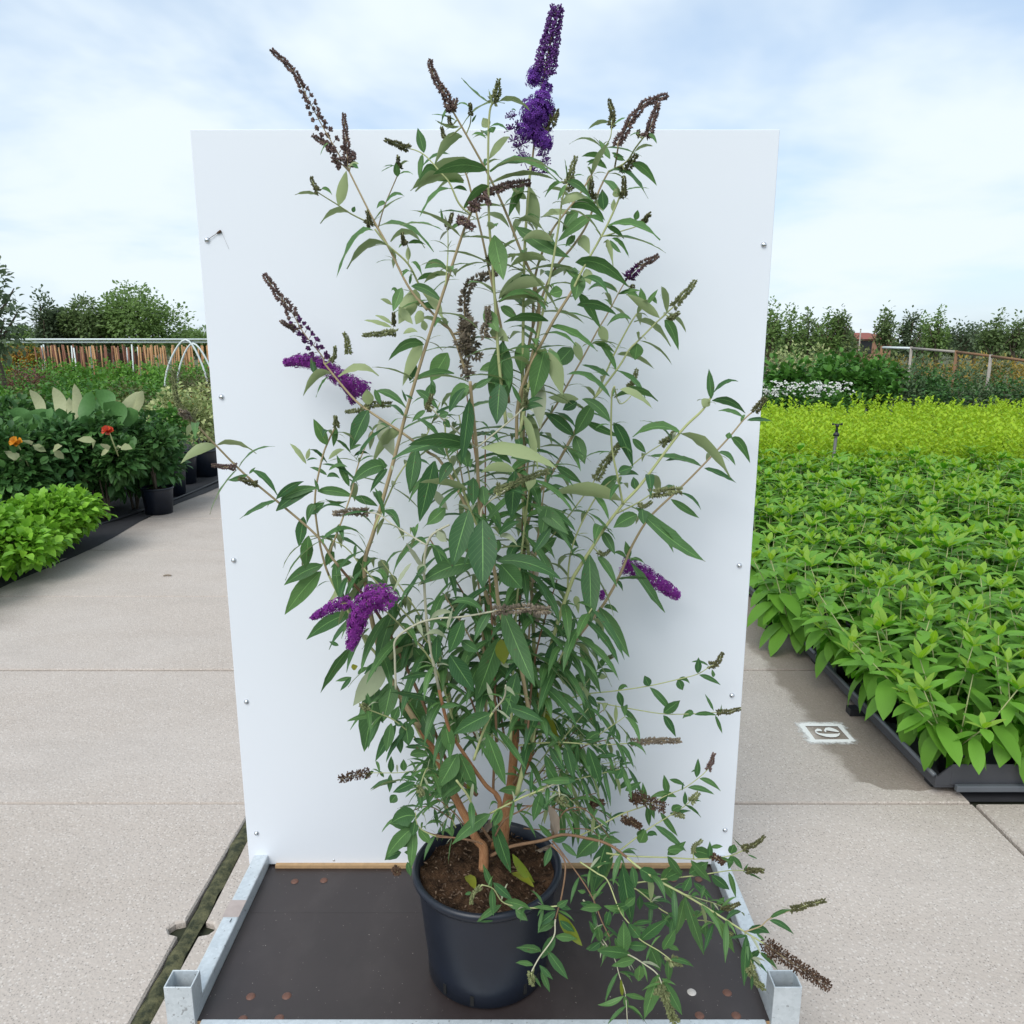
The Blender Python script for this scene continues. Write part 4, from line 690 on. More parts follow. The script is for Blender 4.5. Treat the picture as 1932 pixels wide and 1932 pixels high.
# ================================================================== the butterfly bush
rb = random.Random(11)
bush = thing('butterfly_bush', 'tall butterfly bush with purple flower spikes growing from the dark pot before the board', 'shrub', (PC.x, PC.y, DZ + PH - .03))
BO = Vector((PC.x, PC.y, DZ + PH - .03))
def loc(v): return Vector(v) - BO
YMAX = 1.972
SAMP = []                       # (px, py, Y, stem index)
def near(px, py, skip=None):
    best = None
    for s in SAMP:
        if skip is not None and s[3] == skip: continue
        d = (s[0] - px) ** 2 + (s[1] - py) ** 2
        if best is None or d < best[0]: best = (d, s)
    return best
NODES = []
for si, (reg, pts, y0, y1, r0, r1, kind, lsz, sp) in enumerate(STEMS):
    q = cv(reg, pts)
    if y0 is None:
        b = near(*q[0]); y0 = b[1][2]; y1 = y1 if y1 else y0
        if b[0] < 40 ** 2: q[0] = (b[1][0], b[1][1])
    L = [0]
    for i in range(1, len(q)): L.append(L[-1] + math.hypot(q[i][0] - q[i - 1][0], q[i][1] - q[i - 1][1]))
    pp = [P(a[0], a[1], min(YMAX - .01, y0 + (y1 - y0) * (l / L[-1]) ** 1.15 + .02 * math.sin(3 * l / L[-1] + si))) for a, l in zip(q, L)]
    pp = spline(pp, 5); n = len(pp)
    rad = [(r0 + (r1 - r0) * (i / (n - 1)) ** .7) * .001 for i in range(n)]
    acc = 0
    for i, v in enumerate(pp):
        a = proj(v); SAMP.append((a[0], a[1], v.y, si))
    # slight swelling at the nodes
    mk = {'w': 'bark' if r0 > 5 else 'twig', 'b': 'stem_b', 'g': 'stem_g', 'p': 'stem_p'}
    if len(kind) == 1 or n < 8:
        m = MB(); m.tube([loc(v) for v in pp], rad, 8 if r0 > 5 else 6); m.build('stem', M[mk[kind[0]]], bush)
    else:                       # bark below, younger wood above
        cut = int(n * (.38 if r0 > 6 else .5))
        m = MB(); m.tube([loc(v) for v in pp[:cut + 1]], rad[:cut + 1], 8 if r0 > 5 else 6); o1 = m.build('stem', M[mk[kind[0]]], bush)
        m = MB(); m.tube([loc(v) for v in pp[cut:]], [x * .97 for x in rad[cut:]], 6); m.build('young_shoot', M[mk[kind[1]]], o1)
    if sp and lsz:
        acc = sp * .5; az = rb.random() * 6.28; d = 0
        for i in range(1, n):
            d += (pp[i] - pp[i - 1]).length
            if d >= acc:
                acc += sp * rb.uniform(.8, 1.25); t = i / n
                if kind[0] == 'w' and t < .4: continue
                NODES.append((pp[i], (pp[min(i + 1, n - 1)] - pp[i - 1]).normalized(), az, lsz * (1 - .35 * max(0, t - .6)), t)); az += math.pi / 2 + rb.uniform(-.3, .3)

LEAFLIST = []                    # (area, MB, material)
def leaf(p0, p1, p2, W, wd, tone, face=None, fold=.18, wave=.04, segs=8, mat='leaf'):
    m = MB(); rows = []; at = []; flip = False
    ph = rb.random() * 6
    for i in range(segs + 1):
        t = i / segs; c = p0 * ((1 - t) ** 2) + p1 * (2 * t * (1 - t)) + p2 * (t * t)
        T = ((p1 - p0) * (1 - t) + (p2 - p1) * t)
        if T.length < 1e-6: T = p2 - p0
        T.normalize(); w = wd - T * wd.dot(T)
        if w.length < 1e-4: w = T.orthogonal()
        w.normalize(); nn = T.cross(w)
        if i == 0:
            if face is not None: flip = nn.dot(face) < 0
            else: flip = nn.z < 0
        if flip: w = -w; nn = -nn
        prof = (t ** .85) * ((1 - t) ** 1.15) / .262 + (.05 if t < .12 else 0)
        hw = W * .5 * prof
        wv = wave * W * math.sin(t * 19 + ph)
        rows.append([c - w * (hw + .3 * abs(wv)) + nn * (hw * fold * 1.6 + wv), c, c + w * (hw + .3 * abs(wv)) + nn * (hw * fold * 1.6 - wv)][::-1])
        at.append([(0, t, tone), (.5, t, tone), (1, t, tone)])
    m.quadstrip([[loc(x) for x in r] for r in rows], at)
    L = (p1 - p0).length + (p2 - p1).length
    LEAFLIST.append((W * L / max(.3, p0.y) ** 2 * (1.0 if mat == 'leaf' else 1.05), m, mat)); return m
HB = []
for reg, s in LEAVES.items():
    ox, oy, k = REG[reg]
    for row in s.replace('\n', '').split(';'):
        f = row.split()
        if len(f) < 6 or float(f[4]) == 0: continue
        bx, by, tx, ty, w, bend = [float(x) for x in f[:6]]; fl = f[6] if len(f) > 6 else ''
        bx, by, tx, ty = ox + k * bx, oy + k * by, ox + k * tx, oy + k * ty; w *= k; bend *= k
        nb = near(bx, by); Y = nb[1][2]
        if nb[0] > 60 ** 2: Y = Y - .04
        if reg == 'R9': Y = min(Y, 1.52) - (.05 if w > 30 else 0)
        Y = max(1.2, min(YMAX - .02, Y + rb.uniform(-.012, .012)))
        mpx = Y * 1.18 / 1467
        Lp = math.hypot(tx - bx, ty - by) + abs(bend)
        wm = w * mpx * 1.05; wm *= .86; real = max(wm, min(.050, Lp * mpx * .18)); cs = min(1, wm / real); sn = math.sqrt(1 - cs * cs)
        dY = rb.uniform(-.35, .05) * Lp * mpx if Y > 1.4 else rb.uniform(-.2, .2) * Lp * mpx
        if bx > 1150 or bx < 720: dY = rb.uniform(-.25, .2) * Lp * mpx
        Yt = max(1.18, min(YMAX, Y + dY)); a = P(bx, by, Y); b = P(tx, ty, Yt)
        c = P((bx + tx) / 2 , (by + ty) / 2 - bend * 1.9, (Y + Yt) / 2)
        dx_, dy_ = tx - bx, ty - by; l = math.hypot(dx_, dy_) or 1
        perp = _X * (-dy_ / l) + _U * (-dx_ / l)
        hv = Vector((0, 1, 0))
        wd = perp * cs + hv * sn * (1 if rb.random() < .5 else -1)
        cen = (a + b) / 2; vw = (CAMP - cen).normalized()
        if 'u' in fl: face = -vw
        elif cs > .6: face = vw
        else: face = Vector((0, 0, 1))
        mat = 'leaf_pale' if 'p' in fl else 'leaf_old' if 'o' in fl else 'leaf'
        young = .25 if by > 700 else .6
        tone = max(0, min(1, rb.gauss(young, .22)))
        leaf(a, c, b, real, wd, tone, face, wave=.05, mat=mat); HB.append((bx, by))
# leaves on the nodes that the list above leaves bare
def node_leaf(p, T, az, L, tone, mat='leaf'):
    side = T.orthogonal(); side = (side * math.cos(az) + T.cross(side) * math.sin(az)).normalized()
    up = .55 if L < .07 else .35
    d = (side + T * up * rb.uniform(.5, 1.4)).normalized(); g_ = Vector((0, 0, -1)); low = max(0, min(1, (1.75 - p.z) / .5)) if L > .06 else 0
    p1 = p + (d + g_ * low * rb.uniform(-.2, .8)).normalized() * L * .55 + Vector((0, 0, .08 * L * (1 - low))); p2 = p1 + (d * (.75 - .35 * low) + g_ * (rb.uniform(.25, .9) + low * rb.uniform(0, .6))).normalized() * L * .5
    for q in (p1, p2):
        if q.y > YMAX - .004: q.y = YMAX - .004 - .3 * (q.y - YMAX) if q.y < YMAX + .1 else YMAX - .03
    wd = d.cross(Vector((0, 0, 1)))
    if wd.length < .1: wd = Vector((0, 1, 0))
    leaf(p, p1, p2, L * rb.uniform(.14, .19), wd.normalized() + Vector((rb.uniform(-.3, .3), rb.uniform(-.3, .3), rb.uniform(-.3, .3))), tone, face=(Vector((0, 0, 1)) if low < .3 else d * .8 + Vector((0, -.3, .7))), mat=mat)
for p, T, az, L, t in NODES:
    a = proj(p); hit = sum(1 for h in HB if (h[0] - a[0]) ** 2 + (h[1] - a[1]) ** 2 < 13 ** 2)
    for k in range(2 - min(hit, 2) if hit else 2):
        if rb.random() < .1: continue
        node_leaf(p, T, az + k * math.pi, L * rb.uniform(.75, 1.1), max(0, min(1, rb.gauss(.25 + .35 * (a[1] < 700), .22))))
    for k in range(rb.choice((1, 2, 2, 3))):        # small axillary leaves
        node_leaf(p, (T + Vector((rb.uniform(-.5, .5), rb.uniform(-.5, .5), .3))).normalized(), rb.random() * 6.28, rb.uniform(.018, .048), max(0, min(1, rb.gauss(.65, .2))), 'leaf_pale' if rb.random() < .3 else 'leaf')
# inner shoots behind the ones in front: the dense heart of the bush
for k in range(17):
    x0 = rb.gauss(962, 22); x1 = rb.gauss(945, 120); y1_ = rb.uniform(700, 1230); x1 = max(640, min(1150, x1)); y1_ = max(y1_, 900 + abs(x1 - 950) * .8) if abs(x1 - 950) > 120 else y1_
    if y1_ > 1050: x1 = rb.choice((rb.uniform(650, 800), rb.uniform(1040, 1130), rb.uniform(680, 850)))
    Ya = 1.62 + rb.uniform(-.05, .1); Yb = rb.uniform(1.55, 1.88)
    ptsn = spline([P(x0 * .7 + x1 * .3, 1400, Ya), P(x0 * .5 + x1 * .5, 1380 * .5 + y1_ * .5, (Ya + Yb) / 2), P(x1, y1_, Yb)], 8)
    m = MB(); m.tube([loc(v) for v in ptsn], [.0032 - .0018 * i / len(ptsn) for i in range(len(ptsn))], 5)
    m.build('stem', M[rb.choice(('stem_g', 'stem_b', 'twig'))], bush)
    az = rb.random() * 6; d = 0; nx = .05
    for i in range(1, len(ptsn)):
        d += (ptsn[i] - ptsn[i - 1]).length
        t = i / len(ptsn)
        if proj(ptsn[i])[1] < 1400 - 170 * rb.random():
            for e in range(2): node_leaf(ptsn[i], (ptsn[i] - ptsn[i - 1]).normalized(), az + e * math.pi, rb.uniform(.07, .155), max(0, min(1, rb.gauss(.28, .2))))
            az += 1.57
# short leafy side shoots low on both sides
for k in range(19):
    if k < 15: a0 = (rb.uniform(985, 1030), rb.uniform(1420, 1560)); b0 = (rb.uniform(1050, 1195), rb.uniform(1330, 1570)); yb = rb.uniform(1.66, 1.88)
    else: a0 = (rb.uniform(850, 890), rb.uniform(1480, 1570)); b0 = (rb.uniform(735, 850), rb.uniform(1420, 1610)); yb = rb.uniform(1.62, 1.86)
    pt = spline([P(*a0, 1.68), P((a0[0] + b0[0]) / 2, (a0[1] + b0[1]) / 2 - rb.uniform(0, 25), (1.68 + yb) / 2), P(*b0, yb)], 4)
    m = MB(); m.tube([loc(v) for v in pt], [.0016 - .0007 * i / len(pt) for i in range(len(pt))], 5); m.build('stem', M[rb.choice(('stem_g', 'twig'))], bush)
    az = rb.random() * 6
    for i in range(3, len(pt)):
        for e in range(2): node_leaf(pt[i], (pt[i] - pt[i - 1]).normalized(), az + e * math.pi, rb.uniform(.05, .10), max(0, min(1, rb.gauss(.35, .22))))
        az += 1.57
# dry leaves
for px, py, tx, ty, Y in ((1003, 1040, 1004, 1110, 1.66), (1004, 1120, 1012, 1185, 1.66), (1010, 1340, 1008, 1385, 1.68), (1040, 1530, 1043, 1585, 1.60), (905, 1570, 925, 1545, 1.60), (1010, 1605, 1045, 1590, 1.62), (1035, 1520, 1050, 1580, 1.58)):
    a = P(px, py, Y); b = P(tx, ty, Y - .01); leaf(a, (a + b) / 2 + Vector((.006, 0, .004)), b, .022, Vector((1, .4, 0)), rb.random(), -_F, fold=.5, wave=.12, mat='leaf_dead')
for px, py, tx, ty, Y, mt in ((964, 1613, 1008, 1664, 1.60, 'leaf_old'), (880, 1632, 897, 1640, 1.59, 'leaf_old')):
    a = P(px, py, Y); b = P(tx, ty, Y - .05); a.z = b.z = DZ + PH - .006
    leaf(a, (a + b) / 2 + Vector((0, 0, .012)), b, .024, Vector((1, .3, 0)), .6, Vector((0, 0, 1)), mat=mt)
LEAFLIST.sort(key=lambda t: -t[0])
rest = {}
for i, (ar, m, mat) in enumerate(LEAFLIST):
    if i < 300: m.build('leaf', M[mat], bush)
    else:
        r = rest.setdefault(mat, MB()); o = len(r.v); r.v += m.v; r.a += m.a; r.f += [tuple(o + j for j in f_) for f_ in m.f]
for mat, r in rest.items(): tag(r.build('small_leaves', M[mat], bush), kind='stuff')

# ---------------------------------------------------------------- flower heads
def bud(m, c, d, L, W, tone):
    d = d.normalized(); a = d.orthogonal().normalized(); b = d.cross(a); o = len(m.v)
    pts = [c, c + d * L * .55 + a * W, c + d * L * .55 + b * W, c + d * L * .55 - a * W, c + d * L * .55 - b * W, c + d * L]
    for q in pts: m.v.append(tuple(loc(q))); m.a.append((.5, .5, tone))
    for e in range(4):
        x, y = o + 1 + e, o + 1 + (e + 1) % 4; m.f.append((o, y, x)); m.f.append((o + 5, x, y))
def floret(m, c, d, S, tone):
    d = d.normalized(); a = d.orthogonal().normalized(); b = d.cross(a); ph = rb.random() * 1.57
    o = len(m.v); m.v.append(tuple(loc(c + d * .0004))); m.a.append((.5, .5, tone * .5))
    for e in range(4):
        an = ph + e * math.pi / 2
        for da, rr in ((-.45, .85), (0, 1.12), (.45, .85)):
            q = c + (a * math.cos(an + da) + b * math.sin(an + da)) * S * rr + d * S * rb.uniform(-.1, .35)
            m.v.append(tuple(loc(q))); m.a.append((.5, .5, min(1, max(0, tone + rb.uniform(-.15, .15)))))
        k = o + 1 + e * 3; m.f.append((o, k, k + 1)); m.f.append((o, k + 1, k + 2))
def axis_frames(pts):
    out = []; L = 0; ref = None
    for i, q in enumerate(pts):
        t = (pts[min(i + 1, len(pts) - 1)] - pts[max(i - 1, 0)]).normalized()
        if ref is None: ref = t.orthogonal().normalized()
        ref = (ref - t * ref.dot(t)).normalized()
        if i: L += (q - pts[i - 1]).length
        out.append((q, t, ref, t.cross(ref), L))
    return out
def at_len(fr, s):
    for i in range(1, len(fr)):
        if fr[i][4] >= s:
            k = (s - fr[i - 1][4]) / max(1e-9, fr[i][4] - fr[i - 1][4]); a, b = fr[i - 1], fr[i]
            return a[0].lerp(b[0], k), b[1], b[2], b[3]
    return fr[-1][:4]
KMAT = {'bud_brown': 'bud_brown', 'open': 'bud_brown', 'bud_olive': 'bud_olive', 'bud_green': 'bud_green', 'grey': 'bud_grey', 'open_grey': 'bud_grey', 'grey_brown': 'bud_grey', 'purple_tip': 'bud_brown', 'purple_base': 'bud_brown', 'dead': 'dead', 'bloom': 'bloom'}
M['bud_violet'] = leafmat('violet buds', (.085, .028, .16), (.25, .085, .40), trans=.1, rough=.8)
M['bud_grey'] = leafmat('grey brown buds', (.12, .095, .07), (.32, .27, .20), trans=0, rough=.9)
for si, (reg, pts, kind, ra, rb_) in enumerate(SPIKES):
    q = cv(reg, pts); nb = near(*q[0]); Y0 = nb[1][2]; stalk = 0
    if 3 < nb[0] ** .5 < 45 and kind != 'bloom': q = [(nb[1][0], nb[1][1])] + q; stalk = nb[0] ** .5
    if kind == 'bloom': Y0 = max(Y0, 1.86) if q[0][0] > 1100 or q[0][1] < 800 else min(Y0, 1.50)
    Y0 = min(YMAX - .03, Y0); Y1 = max(1.2, min(YMAX - .03, Y0 + rb.uniform(-.05, .03)))
    n = len(q); pp = spline([P(a[0], a[1], Y0 + (Y1 - Y0) * i / max(1, n - 1)) for i, a in enumerate(q)], 6)
    fr = axis_frames(pp); LL = fr[-1][4]; mpx = Y0 * 1.17 / 1467; R0, R1_ = ra * mpx * 1.02, rb_ * mpx * 1.02; s0 = max(0, stalk - 4) * mpx * .95
    sm = MB(); sm.tube([loc(v) for v in pp], [max(.0008, .0017 - .0009 * i / len(pp)) for i in range(len(pp))], 5)
    sk = sm.build('flower_spike', M['stem_g' if kind in ('bud_green', 'bud_olive') else 'stem_b'], bush)
    fm = MB(); f2 = None
    if kind == 'bloom':
        R0 *= 1.08; R1_ *= 1.08
        cnt = int(LL / .0011 * (R0 / .02) ** 1.1 * 5)
        for k in range(max(60, cnt)):
            s = LL * rb.random(); c, T, A, B = at_len(fr, s); t = s / LL; rr = (R0 + (R1_ - R0) * t ** 1.5) * (1 - .35 * max(0, t - .85) / .15) * (.75 + .25 * abs(math.sin(t * LL / .011 * math.pi)))
            an = rb.random() * 6.283; rd = A * math.cos(an) + B * math.sin(an); rk = rr * (rb.random() ** .35)
            d = (rd + T * rb.uniform(-.2, .5)); floret(fm, c + rd * rk, d, rb.uniform(.0034, .0050), max(0, min(1, rb.gauss(.5 - .25 * t * (rb_ < 7), .25))))
    elif kind == 'dead':
        for k in range(int(120 + LL / .00038 * (R0 / .015))):
            s = s0 + (LL - s0) * rb.random(); c, T, A, B = at_len(fr, s); t = s / LL; rr = R0 + (R1_ - R0) * t
            an = rb.random() * 6.283; rd = (A * math.cos(an) + B * math.sin(an) + T * rb.uniform(0, .6)).normalized(); e = c + rd * rr * rb.uniform(.35, 1)
            bud(fm, e - rd * .002, rd, .0055, .0018, rb.random())
            if k % 3 == 0: bud(fm, c, rd, (e - c).length, .0004, .3)
    else:
        s = s0; az = rb.random() * 6
        while s < LL:
            t = (s - s0) / (LL - s0); c, T, A, B = at_len(fr, s); rr = R0 + (R1_ - R0) * t ** .8
            if kind == 'open' : rr *= .75 + .4 * (1 - t)
            um = kind in ('open', 'purple_base', 'open_grey') and t < .6
            ncy = 4 if kind == 'open_grey' else 3
            for e in range(ncy):
                an = az + e * 2 * math.pi / ncy; rd = A * math.cos(an) + B * math.sin(an)
                if um:          # stalked little umbels
                    ped = c + (rd + T * .5) * rr * .45; bud(fm, c, (rd + T * .5), rr * .6, .0012, .6)
                    nbud = 22 if kind != 'open_grey' else 30
                else: ped = c + rd * rr * .12; nbud = 8 if rr > .006 else 6
                for k in range(nbud):
                    d = (rd + T * rb.uniform(-.5, .8) + (A * rb.uniform(-1, 1) + B * rb.uniform(-1, 1)) * .55).normalized()
                    tgt = fm
                    if (kind == 'purple_base' and t < .45) or (kind == 'purple_tip' and t < .4):
                        if f2 is None: f2 = MB()
                        tgt = f2
                    ln = rr * rb.uniform(.65, 1.05) if nbud < 15 else min(.0075, rr * rb.uniform(.35, .62))
                    bud(tgt, ped + (d * rr * rb.uniform(0, .34) if um else d * 0), d, max(.0045, ln), max(.0013, min(.0024, rr * .24)), max(0, min(1, rb.gauss(.4, .28))))
            s += max(.0030, (rr * .62 if not um else rr * (.8 if kind != 'open' else 1.15))); az += math.pi / 2 + .2
    if fm.v: tag(fm.build('buds' if kind != 'bloom' else 'florets', M[KMAT[kind]], sk, smooth=False), kind='stuff')
    if f2: tag(f2.build('florets', M['bud_purple'], sk, smooth=False), kind='stuff')

# the tall half opened purple head at the top
ax = spline([P(1001, 330, 1.70), P(1009, 262, 1.70), P(1018, 190, 1.69), P(1030, 120, 1.68), P(1040, 70, 1.67), P(1051, 16, 1.66)], 8)
sm = MB(); sm.tube([loc(v) for v in ax], [.0024 - .0014 * i / len(ax) for i in range(len(ax))], 6); sk = sm.build('flower_spike', M['stem_b'], bush)
tag(sk, 'tallest flower head, violet blooms below and dark buds towards the tip')
fm = MB()
for px, py, r in ((1009, 213, 27), (993, 248, 20), (1023, 263, 19), (1010, 250, 17), (1014, 143, 18), (1030, 166, 11), (1024, 186, 16), (1037, 200, 10), (1000, 225, 16), (1025, 225, 18), (1006, 150, 13), (1030, 272, 12)):
    c = P(px, py, 1.685 + rb.uniform(-.012, .012)); rr = r * 1.69 * 1.17 / 1467 * .88
    for k in range(int(130 * (r / 15) ** 2)):
        d = Vector((rb.gauss(0, 1), rb.gauss(0, 1), rb.gauss(.15, .9))).normalized()
        floret(fm, c + d * rr * rb.uniform(.6, 1.0) * (1 + .22 * math.sin(d.x * 7 + px) * math.sin(d.z * 8 + py)), d, rb.uniform(.0034, .0050), max(0, min(1, rb.gauss(.5, .28))))
tag(fm.build('florets', M['bloom_blue'], sk, smooth=False), kind='stuff')
fm = MB(); fr = axis_frames(ax); LL = fr[-1][4]; s = LL * .60
az = 0
while s < LL:
    t = (s / LL - .6) / .4; c, T, A, B = at_len(fr, s); rr = (20 - 10 * t) * 1.69 * 1.17 / 1467
    for e in range(3):
        an = az + e * 2.09; rd = A * math.cos(an) + B * math.sin(an); bud(fm, c, rd + T * .6, rr * .6, .0006, .4)
        pc = c + (rd + T * .6).normalized() * rr * .5
        for k in range(11):
            d = (rd * .8 + T * rb.uniform(-.2, 1) + (A * rb.uniform(-1, 1) + B * rb.uniform(-1, 1)) * .6).normalized(); L_ = rr * rb.uniform(.4, .65)
            bud(fm, pc, d, L_, .0011, .45); bud(fm, pc + d * L_ * .75, d, .0042, .0021, max(0, min(1, .75 - .4 * t + rb.uniform(-.2, .2))))
    for k in range(9):
        d = (A * rb.uniform(-1, 1) + B * rb.uniform(-1, 1) + T * .8).normalized(); bud(fm, c + d * rr * rb.uniform(.1, .6), d, .0055, .0019, rb.random() * .9)
    s += .0050; az += 1.1
for px, py, r in ((965, 217, 9), (963, 241, 9), (979, 234, 9), (968, 262, 9), (985, 268, 10), (1023, 289, 11), (1030, 302, 9), (1024, 322, 9), (988, 292, 14), (975, 275, 8), (1005, 318, 8)):
    c = P(px, py + r * .5, 1.69); rr = r * 1.69 * 1.17 / 1467
    root = P(1003 + (px - 1003) * .25, min(332, py + 46), 1.70); bud(fm, root, c - root, (c - root).length, .0009, .2)
    for k in range(26):
        d = Vector((rb.gauss(0, 1), rb.gauss(0, 1), rb.gauss(.8, .7))).normalized(); L_ = rr * rb.uniform(.6, 1.1)
        bud(fm, c, d, L_, .0009, .3); bud(fm, c + d * L_ * .8, d, .0042, .0019, rb.random() * (1 if r > 12 else .55))
tag(fm.build('buds', M['bud_violet'], sk, smooth=False), kind='stuff')
# ================================================================== the nursery around: beds, shrubs, fences, trees
rk = random.Random(77)
def lq(m, c, d, nrm, L, W, tone, fold=.15, droop=0.0):
    """one folded leaf of four triangles"""
    d = d.normalized(); w = d.cross(nrm)
    if w.length < 1e-3: w = d.orthogonal()
    w.normalize(); nn = w.cross(d); o = len(m.v)
    dz = Vector((0, 0, droop * L)); m1 = c + d * L * .28 + nn * L * .03; m2 = c + d * L * .64 + nn * L * .02 - dz * .35; tip = c + d * L * .98 - dz
    for q in (c, m1 - w * W * .46 + nn * W * fold, m1, m1 + w * W * .46 + nn * W * fold, m2 - w * W * .40 + nn * W * fold, m2, m2 + w * W * .40 + nn * W * fold, tip): m.v.append(tuple(q)); m.a.append((.5, .5, tone))
    m.f += [(o, o + 3, o + 2), (o, o + 2, o + 1), (o + 3, o + 6, o + 5, o + 2), (o + 2, o + 5, o + 4, o + 1), (o + 6, o + 7, o + 5), (o + 5, o + 7, o + 4)]
def clump(n, rx, ry, z0, z1, L, W, seed, shell=.55, tones=(.5, .3), lump=.35, up=.4, nl=7):
    """leaves spread through an uneven crown made of several lobes"""
    r = random.Random(seed); m = MB(); lob = []; hz_ = (z1 - z0) / 2
    for k in range(nl):
        a = r.random() * 6.28; q = r.random() ** .6 * .62; lr = .30 + lump * r.random(); top = z1 - lr * hz_ * 1.2; zl = z0 + (z1 - z0) * .28; zc = zl + max(0, top - zl) * (r.random() ** .7) * (1 - .75 * q) if k else top
        if k == 0: q *= .3
        lob.append((rx * q * math.cos(a), ry * q * math.sin(a), zc, lr))
    for k in range(n):
        lx, ly, lz, lr = r.choice(lob); d = Vector((r.gauss(0, 1), r.gauss(0, 1), r.gauss(.15, .9))).normalized(); rr = lr * (shell + (1 - shell) * r.random()) * r.uniform(.85, 1.12)
        c = Vector((lx + d.x * rx * rr, ly + d.y * ry * rr, max(z0, lz + d.z * hz_ * rr * 1.25)))
        dd = (d + Vector((r.uniform(-.8, .8), r.uniform(-.8, .8), r.uniform(-.6, .5) + up * .3))).normalized()
        nr = (Vector((0, 0, 1)) * .8 + d * .6 + Vector((r.uniform(-.4, .4), r.uniform(-.4, .4), 0)))
        s = r.uniform(.65, 1.2); lq(m, c, dd, nr, L * s, W * s, max(0, min(1, r.gauss(*tones))), droop=r.uniform(0, .25))
    return m
def stems_mesh(n, h, spread, r0, seed, z0=0):
    r = random.Random(seed); m = MB()
    for k in range(n):
        a = r.random() * 6.28; e = Vector((math.cos(a) * spread * r.random(), math.sin(a) * spread * r.random(), h * r.uniform(.7, 1)))
        m.tube(spline([(0.02 * math.cos(a), .02 * math.sin(a), z0), (e.x * .4, e.y * .4, z0 + (e.z - z0) * .5), e], 3), [r0, r0 * .9, r0 * .75, r0 * .6, r0 * .5, r0 * .4, r0 * .3], 5)
    return m
LM = {}
def lm(name, dark, light, under=None, trans=.25, rough=.55):
    LM[name] = leafmat(name, dark, light, under, trans, rough); return LM[name]
lm('fresh green', (.030, .125, .012), (.135, .36, .030), trans=.22, rough=.4)
lm('young tip green', (.13, .33, .025), (.27, .50, .05), trans=.28, rough=.45)
lm('deep bed green', (.020, .085, .014), (.060, .20, .028), trans=.15, rough=.4)
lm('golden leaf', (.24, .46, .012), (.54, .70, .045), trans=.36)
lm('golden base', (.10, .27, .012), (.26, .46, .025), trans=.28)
lm('dark shrub', (.026, .088, .022), (.105, .24, .055), trans=.2)
lm('mid shrub', (.032, .115, .018), (.12, .30, .042), trans=.22)
lm('lime shrub', (.12, .32, .018), (.32, .60, .06), trans=.28, rough=.45)
lm('grey green shrub', (.06, .11, .05), (.18, .26, .12), trans=.18)
lm('cream variegated', (.20, .30, .09), (.60, .62, .30), trans=.2)
lm('olive', (.065, .090, .025), (.19, .23, .065), trans=.18)
lm('heather', (.085, .080, .035), (.17, .18, .07), trans=.12)
lm('orange grass', (.30, .11, .02), (.50, .30, .04), trans=.25)
lm('ochre', (.30, .19, .03), (.50, .40, .08), trans=.25)
lm('tree green', (.095, .150, .055), (.23, .32, .12), trans=.38)
lm('tree light', (.11, .19, .050), (.26, .39, .12), trans=.38)
lm('tree dark', (.070, .110, .058), (.17, .23, .12), trans=.32)
lm('field green', (.075, .20, .024), (.19, .40, .055), trans=.25)
lm('pale big leaf', (.36, .40, .20), (.58, .58, .36), trans=.25)
lm('big leaf', (.032, .11, .030), (.12, .27, .08), trans=.18, rough=.5)
lm('white petal', (.70, .70, .66), (.80, .80, .78), trans=.2)
lm('red petal', (.55, .05, .02), (.70, .10, .04), trans=.2)
lm('orange petal', (.65, .22, .01), (.75, .34, .02), trans=.2)
M['trunk'] = bark_mat('grey brown trunk', (.07, .055, .04), (.15, .12, .09))
M['bamboo'] = plain('bamboo cane', (.42, .24, .11), .7, var=.3, scale=6)
M['redcane'] = plain('reddish brown stake', (.20, .085, .05), .8, var=.3, scale=6)
M['white_tube'] = plain('white painted tube', (.62, .68, .68), .5)
M['grey_wood'] = plain('weathered grey rail', (.33, .30, .26), .85, var=.3, scale=10)
M['brown_wood'] = plain('brown fence wood', (.22, .12, .06), .85, var=.3, scale=10)

# ------------------------------------------------------------------ trays and the young shrubs in them (right)
TRX, TRY = 1.625, 2.70
for k in range(5):
    y0 = TRY + k * 1.20; y1 = y0 + 1.185
    tr = thing('plant_tray', ['low dark metal tray at the open corner of the bed with a folded front lip', 'second dark metal tray along the path from the open bed corner', 'third dark metal tray along the path from the open bed corner', 'fourth dark metal tray along the path, mostly under foliage', 'last dark metal tray along the path below the yellow shrubs'][k], 'tray', (TRX, y0, 0), 0, 'plant trays along the right of the path')
    W_ = 2.3 + k * .9; h = .085; hf = .135
    m = MB(); m.box(0, W_, 0, y1 - y0, .035, .045); m.build('tray_floor', M['metal_dark'], tr, smooth=False)
    m = MB(); m.box(0, .006, 0, y1 - y0, .0452, h); m.build('tray_wall', M['metal_dark'], tr, smooth=False)
    m = MB(); m.tube([(-.004, 0.004, h), (-.004, y1 - y0 - .004, h)], .009, 8); m.build('rolled_edge', M['tray_edge'], tr)
    if k == 0:
        m = MB(); m.box(.055, W_, -.006, -.001, .048, hf); bevel(m.build('front_wall', M['metal_dark'], tr, smooth=False), .002, 1)
        m = MB(); m.poly([(.006, .0, .046), (.055, -.004, .046), (.055, -.004, hf - .004), (.006, .0, h - .005)]); m.poly([(.006, .006, h - .005), (.055, .002, hf - .004), (.055, .002, .046), (.006, .006, .046)]); m.build('folded_corner', M['metal_dark'], tr, smooth=False)
        m = MB(); m.box(.07, W_, -.028, -.0065, .030, .056); bevel(m.build('front_lip', M['tray_edge'], tr, smooth=False), .004, 2)
    for fy in (.06, (y1 - y0) * .55):
        m = MB(); m.box(-.045 if fy > .1 else .02, .05, fy, fy + .05, 0.001, .0348); m.build('foot', M['potdark'], tr, smooth=False)
